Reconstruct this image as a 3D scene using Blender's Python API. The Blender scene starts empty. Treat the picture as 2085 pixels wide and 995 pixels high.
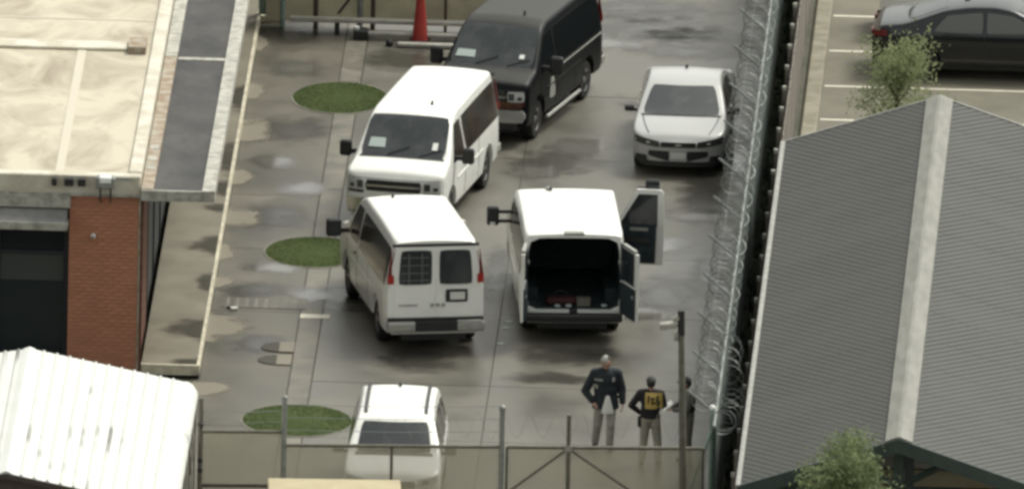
import bpy, bmesh, math, random
import numpy as np
from mathutils import Vector, Matrix
from mathutils.bvhtree import BVHTree
random.seed(7)
SC = bpy.context.scene
COL = SC.collection
R = math.radians
# ------------------------------------------------------------------ camera
TH, AZ, ROLL, DIST, PXM = R(14.3), R(1.84), R(1.2), 1000.0, 103.0
_f = Vector((-math.sin(AZ)*math.cos(TH), math.cos(AZ)*math.cos(TH), -math.sin(TH)))
_r = Vector((math.cos(AZ), math.sin(AZ), 0)); _u = _r.cross(_f)
_r2 = math.cos(ROLL)*_r + math.sin(ROLL)*_u; _u2 = -math.sin(ROLL)*_r + math.cos(ROLL)*_u
_C = -_f*DIST
cam = bpy.data.objects.new('camera', bpy.data.cameras.new('camera')); COL.objects.link(cam)
cam.matrix_world = Matrix(((_r2.x, _u2.x, -_f.x, _C.x), (_r2.y, _u2.y, -_f.y, _C.y), (_r2.z, _u2.z, -_f.z, _C.z), (0, 0, 0, 1)))
cam.data.sensor_width = 36; cam.data.sensor_fit = 'HORIZONTAL'; cam.data.lens = 36*PXM*DIST/2085
cam.data.clip_start = 50; cam.data.clip_end = 6000
SC.camera = cam
def G(px, py, z=0.0):
    d = _f + _r2*((px-1042.5)/(PXM*DIST)) - _u2*((py-497.5)/(PXM*DIST))
    return _C + d*((z-_C.z)/d.z)
# ------------------------------------------------------------------ light
SUN_EL, SUN_AZ = R(56), R(48)            # high, behind the yard and to the right (clockwise from +Y)
w = bpy.data.worlds.new('World'); SC.world = w; w.use_nodes = True
nt = w.node_tree; nt.nodes.clear()
sky = nt.nodes.new('ShaderNodeTexSky'); sky.sky_type = 'NISHITA'; sky.sun_disc = False
sky.sun_elevation = SUN_EL; sky.sun_rotation = SUN_AZ; sky.air_density = 1.0; sky.dust_density = 4.0; sky.ozone_density = 1.0
hs = nt.nodes.new('ShaderNodeHueSaturation'); hs.inputs['Saturation'].default_value = 0.12
tint = nt.nodes.new('ShaderNodeMix'); tint.data_type = 'RGBA'; tint.blend_type = 'MULTIPLY'; tint.inputs[0].default_value = 1
tint.inputs[7].default_value = (1.0, 1.0, 0.93, 1)
bg = nt.nodes.new('ShaderNodeBackground'); bg.inputs['Strength'].default_value = 0.12
out = nt.nodes.new('ShaderNodeOutputWorld')
nt.links.new(sky.outputs[0], hs.inputs['Color']); nt.links.new(hs.outputs[0], tint.inputs[6])
nt.links.new(tint.outputs[2], bg.inputs['Color']); nt.links.new(bg.outputs[0], out.inputs[0])
sl = bpy.data.lights.new('sun', 'SUN'); sl.energy = 1.3; sl.angle = R(18); sl.color = (1, 0.97, 0.9)
so = bpy.data.objects.new('sun', sl); COL.objects.link(so)
_sd = Vector((math.sin(SUN_AZ)*math.cos(SUN_EL), math.cos(SUN_AZ)*math.cos(SUN_EL), math.sin(SUN_EL)))
so.rotation_euler = (-_sd).to_track_quat('-Z', 'Y').to_euler(); so.location = _sd*60
SC.view_settings.view_transform = 'Standard'; SC.view_settings.look = 'None'
SC.view_settings.gamma = 1; SC.view_settings.exposure = 0.8
SC.cycles.filter_width = 3.2
# ------------------------------------------------------------------ materials
def M(name, col, rough=0.5, metal=0.0, spec=0.5, coat=0.0, col2=None, nscale=3.0, stretch=(1, 1, 1), lo=0.4, hi=0.62,
      rough2=None, bump=0.0, bscale=40.0, world=False, objvar=0.0, alpha=None, detail=5.0, transl=0.0, sky_sheen=None, distort=0.0):
    m = bpy.data.materials.new(name); m.use_nodes = True
    n = m.node_tree.nodes; L = m.node_tree.links
    b = n['Principled BSDF']
    b.inputs['Base Color'].default_value = (*col, 1); b.inputs['Roughness'].default_value = rough
    b.inputs['Metallic'].default_value = metal; b.inputs['Specular IOR Level'].default_value = spec
    b.inputs['Coat Weight'].default_value = coat; b.inputs['Coat Roughness'].default_value = 0.08
    tc = n.new('ShaderNodeTexCoord')
    src = tc.outputs['Object']
    if world: src = n.new('ShaderNodeNewGeometry').outputs['Position']
    colsock = None
    if col2 is not None:
        mp = n.new('ShaderNodeMapping'); mp.inputs['Scale'].default_value = stretch; L.new(src, mp.inputs[0])
        nz = n.new('ShaderNodeTexNoise'); nz.inputs['Scale'].default_value = nscale; nz.inputs['Detail'].default_value = detail
        nz.inputs['Roughness'].default_value = 0.62; nz.inputs['Distortion'].default_value = distort
        L.new(mp.outputs[0], nz.inputs['Vector'])
        cr = n.new('ShaderNodeMapRange'); cr.inputs[1].default_value = lo; cr.inputs[2].default_value = hi
        L.new(nz.outputs['Fac'], cr.inputs[0])
        mx = n.new('ShaderNodeMix'); mx.data_type = 'RGBA'
        mx.inputs[6].default_value = (*col, 1); mx.inputs[7].default_value = (*col2, 1)
        L.new(cr.outputs[0], mx.inputs[0]); colsock = mx.outputs[2]
        if rough2 is not None:
            rr = n.new('ShaderNodeMapRange'); rr.inputs[3].default_value = rough; rr.inputs[4].default_value = rough2
            L.new(cr.outputs[0], rr.inputs[0]); L.new(rr.outputs[0], b.inputs['Roughness'])
    if objvar:
        oi = n.new('ShaderNodeObjectInfo'); vr = n.new('ShaderNodeMapRange')
        vr.inputs[3].default_value = 1-objvar; vr.inputs[4].default_value = 1+objvar
        L.new(oi.outputs['Random'], vr.inputs[0])
        hv = n.new('ShaderNodeHueSaturation'); L.new(vr.outputs[0], hv.inputs['Value'])
        if colsock: L.new(colsock, hv.inputs['Color'])
        else: hv.inputs['Color'].default_value = (*col, 1)
        colsock = hv.outputs[0]
    if sky_sheen:      # sky reflection painted as a paler colour on upward faces
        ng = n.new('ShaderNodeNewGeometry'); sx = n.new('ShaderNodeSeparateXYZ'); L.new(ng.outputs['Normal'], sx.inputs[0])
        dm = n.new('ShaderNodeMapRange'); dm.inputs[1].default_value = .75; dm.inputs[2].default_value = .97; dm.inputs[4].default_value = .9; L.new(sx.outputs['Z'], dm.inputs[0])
        dx = n.new('ShaderNodeMix'); dx.data_type = 'RGBA'; dx.inputs[6].default_value = (*col, 1); dx.inputs[7].default_value = (*sky_sheen, 1); L.new(dm.outputs[0], dx.inputs[0])
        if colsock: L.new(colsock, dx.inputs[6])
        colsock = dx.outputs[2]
    if colsock: L.new(colsock, b.inputs['Base Color'])
    if bump:
        bz = n.new('ShaderNodeTexNoise'); bz.inputs['Scale'].default_value = bscale; bz.inputs['Detail'].default_value = 4
        L.new(src, bz.inputs['Vector'])
        bp = n.new('ShaderNodeBump'); bp.inputs['Strength'].default_value = bump; bp.inputs['Distance'].default_value = 0.02
        L.new(bz.outputs['Fac'], bp.inputs['Height']); L.new(bp.outputs[0], b.inputs['Normal'])
    surf = b.outputs[0]
    if transl:
        tl = n.new('ShaderNodeBsdfTranslucent'); tl.inputs[0].default_value = (*col, 1)
        if colsock: L.new(colsock, tl.inputs[0])
        mt = n.new('ShaderNodeMixShader'); mt.inputs[0].default_value = transl; L.new(surf, mt.inputs[1]); L.new(tl.outputs[0], mt.inputs[2]); surf = mt.outputs[0]
        L.new(surf, n['Material Output'].inputs['Surface'])
    if alpha is not None:
        tr = n.new('ShaderNodeBsdfTransparent'); ms = n.new('ShaderNodeMixShader'); ms.inputs[0].default_value = alpha
        L.new(tr.outputs[0], ms.inputs[1]); L.new(surf, ms.inputs[2])
        L.new(ms.outputs[0], n['Material Output'].inputs['Surface'])
    return m
def stain_mat(name, col, rough, edge=0.55):
    """a stain whose outline is frayed: opaque in its middle, gone at the rim of its own sheet (object coordinates -1..1)"""
    m = M(name, col, rough, spec=0.5)
    n = m.node_tree.nodes; L = m.node_tree.links
    tc = n.new('ShaderNodeTexCoord')
    ln = n.new('ShaderNodeVectorMath'); ln.operation = 'LENGTH'; L.new(tc.outputs['Object'], ln.inputs[0])
    nz = n.new('ShaderNodeTexNoise'); nz.inputs['Scale'].default_value = 2.2; nz.inputs['Detail'].default_value = 6
    pos = n.new('ShaderNodeNewGeometry'); L.new(pos.outputs['Position'], nz.inputs['Vector'])
    ad = n.new('ShaderNodeMath'); ad.operation = 'MULTIPLY_ADD'; ad.inputs[1].default_value = 1.1; ad.inputs[2].default_value = -0.5
    L.new(nz.outputs['Fac'], ad.inputs[0])
    sm = n.new('ShaderNodeMath'); sm.operation = 'ADD'; L.new(ln.outputs['Value'], sm.inputs[0]); L.new(ad.outputs[0], sm.inputs[1])
    mr = n.new('ShaderNodeMapRange'); mr.interpolation_type = 'SMOOTHSTEP'
    mr.inputs[1].default_value = edge; mr.inputs[2].default_value = 0.97; mr.inputs[3].default_value = 0.88; mr.inputs[4].default_value = 0
    L.new(sm.outputs[0], mr.inputs[0])
    tr = n.new('ShaderNodeBsdfTransparent'); ms = n.new('ShaderNodeMixShader')
    L.new(mr.outputs[0], ms.inputs[0]); L.new(tr.outputs[0], ms.inputs[1]); L.new(n['Principled BSDF'].outputs[0], ms.inputs[2])
    L.new(ms.outputs[0], n['Material Output'].inputs['Surface'])
    return m
concrete = M('yard_concrete', (0.155, 0.146, 0.118), 0.6, spec=.5, col2=(0.082, 0.078, 0.064), nscale=0.5, stretch=(.8, .6, 1), lo=.3, hi=.66, rough2=.3, bump=.15, bscale=22, world=True, objvar=.05, detail=10)
driveway = M('driveway_concrete', (0.15, 0.138, 0.107), 0.6, spec=.4, col2=(0.074, 0.069, 0.055), nscale=0.6, stretch=(.8, .6, 1), lo=.3, hi=.64, rough2=.34, bump=.15, bscale=22, world=True, objvar=.06, detail=10)
gutterm = M('gutter_concrete', (0.17, 0.158, 0.125), 0.6, col2=(0.1, 0.094, 0.075), nscale=1.6, lo=.4, hi=.6, rough2=.45, bump=.15, bscale=25, world=True, objvar=.1)
jointm = M('joint_dirt', (0.055, 0.052, 0.04), 0.9, world=True)
porchm = M('porch_concrete', (0.2, 0.182, 0.134), 0.6, col2=(0.15, 0.135, 0.1), nscale=0.9, lo=.35, hi=.65, rough2=.5, bump=.1, bscale=18, world=True, detail=9)
whiteedge = M('painted_edge', (0.6, 0.56, 0.43), 0.6, col2=(0.4, 0.37, 0.28), nscale=4, world=True)
lotm = M('lot_concrete', (0.165, 0.155, 0.118), 0.75, spec=.3, col2=(0.12, 0.114, 0.088), nscale=0.8, lo=.35, hi=.65, bump=.15, bscale=20, world=True, detail=9)
kerbm = M('kerb_concrete', (0.24, 0.22, 0.165), 0.8, col2=(0.16, 0.15, 0.105), nscale=2.5, world=True, bump=.2, bscale=30)
paintw = M('road_paint', (0.66, 0.63, 0.52), 0.6, col2=(0.45, 0.42, 0.34), nscale=9, world=True, lo=.5, hi=.75)
dirt = M('dirt_ground', (0.09, 0.085, 0.065), 0.9, col2=(0.06, 0.065, 0.04), nscale=1.2, world=True, bump=.3)
wetm = stain_mat('wet_concrete', (0.06, 0.055, 0.04), 0.35, .3)
drym = stain_mat('dry_concrete', (0.2, 0.18, 0.137), 0.75, .62)
oilm = stain_mat('damp_mark', (0.058, 0.055, 0.045), 0.27, .1)
puddle = stain_mat('puddle_film', (0.14, 0.135, 0.12), 0.08, .25)
def paint(name, c, **k): return M(name, c, 0.32, spec=.5, coat=.6, **k)
white_p = paint('white_paint', (0.8, 0.8, 0.76), col2=(0.74, 0.74, 0.69), nscale=1.5)
black_p = M('black_paint', (0.004, 0.005, 0.0055), 0.42, spec=.14, col2=(0.007, 0.008, 0.0085), nscale=2, sky_sheen=(.05, .05, .046))  # paler roof colour stands in for the sky mirrored on it
silver_p = M('silver_paint', (0.43, 0.435, 0.42), 0.33, metal=.15, coat=.5)
navy_p = M('navy_paint', (0.003, 0.005, 0.008), 0.2, spec=.45, coat=.45)
glassm = M('dark_glass', (0.028, 0.034, 0.036), 0.06, spec=.55, col2=(0.05, 0.056, 0.058), nscale=1.1, lo=.45, hi=.55)
sideglass = M('side_glass', (0.026, 0.024, 0.02), 0.1, spec=.45, col2=(0.045, 0.035, 0.026), nscale=1.3)
blackpl = M('black_plastic', (0.014, 0.015, 0.015), 0.5, col2=(0.022, 0.022, 0.022), nscale=6)
chrome = M('chrome_trim', (0.6, 0.6, 0.58), 0.22, metal=1)
greypl = M('grey_plastic', (0.33, 0.33, 0.3), 0.45, col2=(0.27, 0.27, 0.25), nscale=5)
rubber = M('tyre_rubber', (0.013, 0.013, 0.013), 0.8)
rimm = M('wheel_rim', (0.36, 0.36, 0.35), 0.35, metal=.8)
lampm = M('headlamp_lens', (0.5, 0.51, 0.5), 0.12, spec=.6)
darklamp = M('dark_headlamp', (0.05, 0.052, 0.052), 0.12, spec=.6)
redlens = M('red_lens', (0.33, 0.022, 0.018), 0.2, spec=.5)
darkred = M('dark_red_lens', (0.12, 0.012, 0.012), 0.2)
redglow = M('dull_red_panel', (0.055, 0.014, 0.01), 0.3, col2=(0.1, 0.045, 0.015), nscale=9, lo=.55, hi=.6)
paper = M('white_paper', (0.75, 0.76, 0.72), 0.7)
papergr = M('pale_paper', (0.38, 0.45, 0.42), 0.6)
plate_m = M('number_plate', (0.6, 0.6, 0.57), 0.4)
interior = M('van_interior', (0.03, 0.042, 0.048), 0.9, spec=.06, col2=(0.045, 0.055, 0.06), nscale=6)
galv = M('galvanised_steel', (0.3, 0.31, 0.29), 0.5, metal=.3, col2=(0.22, 0.23, 0.21), nscale=8)
tanmetal = M('weathered_tube', (0.155, 0.148, 0.115), 0.6, metal=.1, col2=(0.11, 0.105, 0.08), nscale=7)
greenmetal = M('green_steel', (0.25, 0.34, 0.3), 0.5, col2=(0.18, 0.25, 0.22), nscale=6)
wirem = M('razor_wire', (0.21, 0.225, 0.215), 0.5, metal=.3)
screen_t = M('tan_screen', (0.34, 0.325, 0.25), 0.9, col2=(0.31, 0.295, 0.225), nscale=2.0, alpha=.5, transl=.55)
screen_d = M('dark_screen', (0.08, 0.1, 0.094), 0.85, col2=(0.11, 0.14, 0.125), nscale=3, alpha=.93)
screen_b = M('brown_screen', (0.45, 0.43, 0.34), 0.9, col2=(0.38, 0.36, 0.285), nscale=1.5, alpha=.95, transl=.55)
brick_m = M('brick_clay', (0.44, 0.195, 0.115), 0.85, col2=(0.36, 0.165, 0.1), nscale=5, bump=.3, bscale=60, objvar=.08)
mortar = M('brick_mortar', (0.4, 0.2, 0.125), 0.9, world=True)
brickshade = M('brick_side_shaded', (0.17, 0.075, 0.045), 0.85, col2=(0.12, 0.055, 0.033), nscale=7, bump=.3, world=True)  # shaded copy of the brick, the side wall's shade put into its colour
roofcream = M('roof_membrane', (0.49, 0.445, 0.345), 0.6, col2=(0.17, 0.135, 0.08), nscale=.8, stretch=(1, .6, 1), lo=.42, hi=.8, bump=.15, bscale=6, world=True, detail=10, distort=.8)
seamcream = M('roof_seam_tape', (0.5, 0.46, 0.37), .6)
parapet_m = M('parapet_coating', (0.58, 0.56, 0.47), 0.6, col2=(0.45, 0.41, 0.32), nscale=1.8, world=True)
canopym = M('canopy_membrane', (0.05, 0.05, 0.051), 0.8, spec=.2, col2=(0.09, 0.089, 0.085), nscale=1.3, stretch=(1, .5, 1), lo=.36, hi=.7, bump=.4, bscale=6, world=True, detail=9)
wornwhite = M('worn_white_trim', (0.42, 0.41, 0.36), 0.6, col2=(0.25, 0.245, 0.21), nscale=5, world=True, bump=.3, bscale=14)
rusttrim = M('rusty_flashing', (0.23, 0.165, 0.105), 0.7, col2=(0.34, 0.31, 0.25), nscale=4, world=True)
darkglass2 = M('building_glass', (0.011, 0.018, 0.022), 0.08, spec=.5)
framedark = M('dark_frame', (0.012, 0.018, 0.022), 0.5)
greyawn = M('grey_awning', (0.2, 0.2, 0.195), 0.6, col2=(0.15, 0.15, 0.145), nscale=2)
shedwhite = M('white_roof_sheet', (0.64, 0.65, 0.62), 0.5, col2=(0.6, 0.61, 0.575), nscale=2, world=True)
shedwall = M('shed_wall_sheet', (0.34, 0.34, 0.29), 0.6, col2=(0.2, 0.2, 0.17), nscale=3, world=True)
brownm = M('brown_board', (0.08, 0.062, 0.05), 0.8, col2=(0.06, 0.046, 0.037), nscale=5)
pavroof = M('grey_metal_roof', (0.054, 0.055, 0.051), 0.75, spec=.2, col2=(0.042, 0.043, 0.04), nscale=.6, world=True, objvar=.06)
flutem = M('roof_flute', (0.095, 0.097, 0.091), 0.7, spec=.2, world=True)  # flutes coloured paler than the sheets, in place of shading
ridgem = M('ridge_cap', (0.2, 0.2, 0.175), 0.6, col2=(0.15, 0.148, 0.128), nscale=2, stretch=(3, .6, 1), world=True)
gutterw = M('white_gutter', (0.3, 0.3, 0.275), 0.5, col2=(0.22, 0.22, 0.2), nscale=5, world=True)
darkgreen = M('dark_green_timber', (0.03, 0.048, 0.043), 0.6, col2=(0.04, 0.058, 0.05), nscale=5)
tanfloor = M('tan_wall', (0.36, 0.33, 0.24), 0.8, col2=(0.3, 0.275, 0.2), nscale=3)
fencewood = M('grey_fence_board', (0.2, 0.175, 0.15), 0.85, col2=(0.15, 0.13, 0.11), nscale=6, objvar=.12)
conered = M('cone_red', (0.42, 0.045, 0.035), 0.5, col2=(0.34, 0.035, 0.028), nscale=4)
boothtan = M('booth_tan', (0.4, 0.35, 0.21), 0.6, col2=(0.35, 0.3, 0.18), nscale=2)
grassbase = M('grass_soil', (0.05, 0.068, 0.026), 0.95, spec=.1, col2=(0.062, 0.08, 0.03), nscale=2, world=True)
grassm = M('grass_blade', (0.066, 0.094, 0.032), 0.9, spec=.05, col2=(0.055, 0.08, 0.027), nscale=1.3, world=True, transl=.5)
leaf1 = M('olive_leaf', (0.33, 0.37, 0.2), 0.7, spec=.2, col2=(0.2, 0.24, 0.12), nscale=4, lo=.35, hi=.65, transl=.4)
leaf2 = M('green_leaf', (0.27, 0.325, 0.165), 0.7, spec=.2, col2=(0.13, 0.165, 0.078), nscale=4, lo=.35, hi=.65, transl=.4)
bark = M('bark', (0.11, 0.09, 0.065), 0.9, col2=(0.07, 0.058, 0.042), nscale=12)
skin = M('skin', (0.36, 0.22, 0.16), 0.55)
navycloth = M('navy_cloth', (0.009, 0.014, 0.018), 0.8, col2=(0.014, 0.02, 0.024), nscale=9)
blackcloth = M('black_cloth', (0.013, 0.013, 0.014), 0.85)
greycloth = M('grey_trousers', (0.36, 0.35, 0.31), 0.9, col2=(0.25, 0.24, 0.21), nscale=9)
khaki = M('khaki_trousers', (0.36, 0.34, 0.275), 0.9, col2=(0.28, 0.265, 0.21), nscale=9)
browncloth = M('grey_shirt', (0.12, 0.117, 0.1), 0.9)
capgrey = M('pale_cap', (0.33, 0.33, 0.3), 0.8)
hairm = M('dark_hair', (0.02, 0.018, 0.016), 0.7)
goldm = M('gold_print', (0.5, 0.36, 0.1), 0.6)
creambox = M('cream_box', (0.16, 0.15, 0.12), 0.7)
redbag = M('red_bag', (0.05, 0.012, 0.013), 0.8)
steelm = M('steel_sill', (0.62, 0.64, 0.62), 0.4)
# ------------------------------------------------------------------ mesh helpers
class MB:
    def __init__(s): s.v, s.f, s.mi = [], [], []
    def add(s, vs, fs, mi=0):
        o = len(s.v); s.v += [tuple(p) for p in vs]; s.f += [tuple(i+o for i in f) for f in fs]; s.mi += [mi]*len(fs); return s
    def box(s, x0, x1, y0, y1, z0, z1, mi=0, mat=None, bev=0.0):
        if bev > 0:
            b = bev
            vs = []
            for (z, i) in ((z0, b), (z0+b, 0), (z1-b, 0), (z1, b)):
                vs += [(x0+b, y0+i, z), (x1-b, y0+i, z), (x1-i, y0+b, z), (x1-i, y1-b, z), (x1-b, y1-i, z), (x0+b, y1-i, z), (x0+i, y1-b, z), (x0+i, y0+b, z)]
            fs = [tuple(range(7, -1, -1)), tuple(range(24, 32))]
            for k in range(3):
                for j in range(8): fs.append((k*8+j, k*8+(j+1) % 8, k*8+8+(j+1) % 8, k*8+8+j))
        else:
            vs = [(x0, y0, z0), (x1, y0, z0), (x1, y1, z0), (x0, y1, z0), (x0, y0, z1), (x1, y0, z1), (x1, y1, z1), (x0, y1, z1)]
            fs = [(3, 2, 1, 0), (4, 5, 6, 7), (0, 1, 5, 4), (1, 2, 6, 5), (2, 3, 7, 6), (3, 0, 4, 7)]
        if mat is not None: vs = [mat @ Vector(p) for p in vs]
        return s.add(vs, fs, mi)
    def tube(s, pts, r, n=6, mi=0, cap=True):
        pts = [Vector(p) for p in pts]; rs = r if isinstance(r, (list, tuple)) else [r]*len(pts)
        rings = []; up = Vector((0, 0, 1)); a = None
        for i, p in enumerate(pts):
            d = (pts[min(i+1, len(pts)-1)]-pts[max(i-1, 0)]).normalized()
            if a is None:
                a = d.cross(up if abs(d.z) < .9 else Vector((1, 0, 0))).normalized()
            else:
                a = (a-d*a.dot(d)).normalized()
            b = d.cross(a)
            rings.append([p+(a*math.cos(2*math.pi*k/n)+b*math.sin(2*math.pi*k/n))*rs[i] for k in range(n)])
        vs = [q for rg in rings for q in rg]; fs = []
        for i in range(len(pts)-1):
            for k in range(n): fs.append((i*n+k, i*n+(k+1) % n, (i+1)*n+(k+1) % n, (i+1)*n+k))
        if cap: fs += [tuple(range(n-1, -1, -1)), tuple((len(pts)-1)*n+k for k in range(n))]
        return s.add(vs, fs, mi)
    def lathe(s, prof, n=20, axis='z', c=(0, 0, 0), mi=0):
        vs, fs = [], []; m = len(prof)
        for k in range(n):
            a = 2*math.pi*k/n
            for (r, h) in prof:
                p = (r*math.cos(a), r*math.sin(a), h)
                if axis == 'y': p = (p[0], p[2], p[1])
                if axis == 'x': p = (p[2], p[0], p[1])
                vs.append((p[0]+c[0], p[1]+c[1], p[2]+c[2]))
        for k in range(n):
            for j in range(m-1): fs.append((k*m+j, ((k+1) % n)*m+j, ((k+1) % n)*m+j+1, k*m+j+1))
        for j in (0, m-1):
            if prof[j][0] > 1e-6: fs.append(tuple(k*m+j for k in range(n)))
        return s.add(vs, fs, mi)
    def prism(s, poly, y0, y1, axis='y', mi=0, mat=None):
        """poly in the two other axes, extruded along axis"""
        n = len(poly)
        def P(a, b, t): return {'y': (a, t, b), 'x': (t, a, b), 'z': (a, b, t)}[axis]
        vs = [P(a, b, y0) for a, b in poly]+[P(a, b, y1) for a, b in poly]
        if mat is not None: vs = [mat @ Vector(p) for p in vs]
        fs = [tuple(range(n)), tuple(range(2*n-1, n-1, -1))]+[(i, (i+1) % n, (i+1) % n+n, i+n) for i in range(n)]
        return s.add(vs, fs, mi)
    def panel(s, fn, nu, nv, thick=.012, rnd=.0, mi=0):
        """closed thin panel on a surface: fn(u,v,off)->point"""
        def mp(u, v):
            a, b = 2*u-1, 2*v-1
            return (a*(1-rnd*b**6)+1)/2, (b*(1-rnd*a**6)+1)/2
        vs = []
        for off in (0.0, -thick):
            for j in range(nv+1):
                for i in range(nu+1): vs.append(tuple(fn(*mp(i/nu, j/nv), off)))
        n = (nu+1)*(nv+1); fs = []
        q = lambda i, j: j*(nu+1)+i
        for j in range(nv):
            for i in range(nu):
                a = (q(i, j), q(i+1, j), q(i+1, j+1), q(i, j+1)); fs.append(a); fs.append(tuple(k+n for k in reversed(a)))
        rim = [q(i, 0) for i in range(nu)]+[q(nu, j) for j in range(nv)]+[q(i, nv) for i in range(nu, 0, -1)]+[q(0, j) for j in range(nv, 0, -1)]
        for k in range(len(rim)):
            a, b = rim[k], rim[(k+1) % len(rim)]; fs.append((b, a, a+n, b+n))
        return s.add(vs, fs, mi)
    def ball(s, c, r, n=10, m=8, sc=(1, 1, 1), mi=0):
        prof = [(math.sin(math.pi*j/m), -math.cos(math.pi*j/m)) for j in range(m+1)]
        o = len(s.v); s.lathe([(max(a, 0), b) for a, b in prof], n, mi=mi)
        for i in range(o, len(s.v)):
            p = s.v[i]; s.v[i] = (c[0]+p[0]*r*sc[0], c[1]+p[1]*r*sc[1], c[2]+p[2]*r*sc[2])
        return s
    def mesh(s, name, mats, smooth=None):
        me = bpy.data.meshes.new(name); me.from_pydata(s.v, [], s.f)
        for m in (mats if isinstance(mats, (list, tuple)) else [mats]): me.materials.append(m)
        me.polygons.foreach_set('material_index', s.mi)
        bm = bmesh.new(); bm.from_mesh(me); bmesh.ops.remove_doubles(bm, verts=bm.verts, dist=1e-5)
        bmesh.ops.recalc_face_normals(bm, faces=bm.faces); bm.to_mesh(me); bm.free()
        if smooth is not None:
            me.polygons.foreach_set('use_smooth', [True]*len(me.polygons)); me.set_sharp_from_angle(angle=R(smooth))
        me.update(); return me
    def build(s, name, mats, parent=None, smooth=None, loc=None, rot=None):
        return link(name, s.mesh(name, mats, smooth), parent, loc, rot)
def link(name, me, parent=None, loc=None, rot=None):
    o = bpy.data.objects.new(name, me); COL.objects.link(o)
    if parent: o.parent = parent
    if loc: o.location = loc
    if rot: o.rotation_euler = rot
    return o
def tag(o, label=None, cat=None, group=None, kind=None):
    if label: o['label'] = label
    if cat: o['category'] = cat
    if group: o['group'] = group
    if kind: o['kind'] = kind
    return o
def thing(name, label, cat, loc=(0, 0, 0), rz=0.0, group=None):
    o = bpy.data.objects.new(name, None); COL.objects.link(o); o.location = loc; o.rotation_euler = (0, 0, rz)
    o.empty_display_size = .2
    return tag(o, label, cat, group)
def kids(o): return [c for c in bpy.data.objects if c.parent == o]
def copy_tree(o, parent=None):
    c = o.copy(); COL.objects.link(c)
    if parent: c.parent = parent
    for ch in kids(o): copy_tree(ch, c)
    return c
def bx(name, m, x0, x1, y0, y1, z0, z1, parent=None, bev=0.0):
    return MB().box(x0, x1, y0, y1, z0, z1, bev=bev).build(name, m, parent)
# ------------------------------------------------------------------ the setting: ground, slabs, lot
tag(bx('ground', dirt, -400, 400, -400, 400, -.4, -.13), 'bare dark earth under and around the paved yard', 'ground', kind='structure')
tag(bx('yard_bed', jointm, -5.72, 4.72, -40, 60, -.12, -.016), 'dark bed showing in the joints between the yard slabs', 'ground', kind='structure')
yard = tag(bpy.data.objects.new('yard_pavement', None), 'wet grey concrete slabs of the fenced yard where the vans stand', 'pavement', kind='structure'); COL.objects.link(yard)
drive = tag(bpy.data.objects.new('driveway', None), 'darker concrete lane between the porch and the gutter strip', 'driveway', kind='structure'); COL.objects.link(drive)
gut = tag(bpy.data.objects.new('gutter_strip', None), 'narrow concrete gutter strip crossing the grass ovals', 'gutter', kind='structure'); COL.objects.link(gut)
def slabs(parent, m, xs, ys, gap=.012, name='slab'):
    for i in range(len(xs)-1):
        for j in range(len(ys)-1):
            bx(name, m, xs[i]+gap, xs[i+1]-gap, ys[j]+gap, ys[j+1]-gap, -.1, random.uniform(-.002, .002), parent)
slabs(yard, concrete, [-3.5, -.02, 4.7], [-40, -31, -23.2, -15.6, -11.25, -5.6, -.9, 6.9, 12.1, 17.0, 24, 34, 60], .011)
slabs(drive, driveway, [-5.7, -3.95], [-40, -30, -22, -14.9, -9.9, -5.9, -4.35, -.9, 3.4, 8.6, 13.4, 17.2, 26, 60], .01)
slabs(gut, gutterm, [-3.94, -3.51], [-40, -34, -28, -22, -15.7, -13.2, -9.4, -5.9, -2.4, .2, 4.0, 7.2, 10.1, 12.8, 17.2, 26, 60], .008)
# porch slab with its pale lip
bx0 = bx('porch_slab', porchm, -6.86, -5.78, -10.8, 40, -.05, .13); tag(bx0, 'raised tan concrete porch slab along the brick building', 'porch', kind='structure')
tag(MB().box(-5.777, -5.715, -10.86, 40, -.05, .15).box(-6.86, -5.78, -10.88, -10.803, -.05, .15).build('porch_kerb', whiteedge), 'thin pale painted kerb edging the porch slab', 'kerb', kind='structure')
# right hand lot
tag(bx('alley_strip', dirt, 4.74, 5.4, -45, 60, -.12, -.01), 'dark earth strip between the two fences', 'ground', kind='structure')
tag(bx('parking_lot', lotm, 5.72, 40, -45, 60, -.12, 0), 'pale concrete parking lot beyond the fences', 'parking lot', kind='structure')
tag(MB().box(5.4, 5.717, -45, 60, -.12, .1, bev=.03).build('lot_kerb', kerbm), 'worn tan kerb along the edge of the parking lot', 'kerb', kind='structure')
for i, y in enumerate((5.1, 7.95, 10.8, 13.55, 16.45, 19.35, 22.2)):
    tag(bx('parking_line', paintw, 5.76, 11.2, y-.05, y+.05, .001, .005), 'white painted line between parking stalls', 'parking line', kind='structure')
# stains, each a thin frayed sheet on the concrete
def stain(name, m, x, y, rx, ry, z=.006, rot=0.0, lab='dark wet patch on the concrete', half=False):
    n = 28; b = MB(); sp = math.pi if half else 2*math.pi
    b.add([(0, 0, 0)]+[(math.cos(sp*k/n-math.pi/2), math.sin(sp*k/n-math.pi/2), 0) for k in range(n+1)], [(0, 1+k, 2+k) for k in range(n)])
    o = b.build(name, m, None, loc=(x, y, z), rot=(0, 0, rot)); o.scale = (rx, ry, 1)
    return tag(o, lab, 'stain', kind='structure')
for px, py, rx, ry in ((440, 500, .72, 1.1), (420, 672, .95, 1.15), (412, 738, .75, .55), (455, 425, .5, .5), (462, 385, .7, .8), (432, 575, .4, .9), (470, 320, .5, 1.6), (490, 200, .5, 1.5)):
    p = G(px, py, .13); stain('wet_stain', wetm, -5.782, p.y, rx, ry, .137, math.pi, 'dark wet patch spreading from the kerb over the tan porch slab', True)
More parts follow.
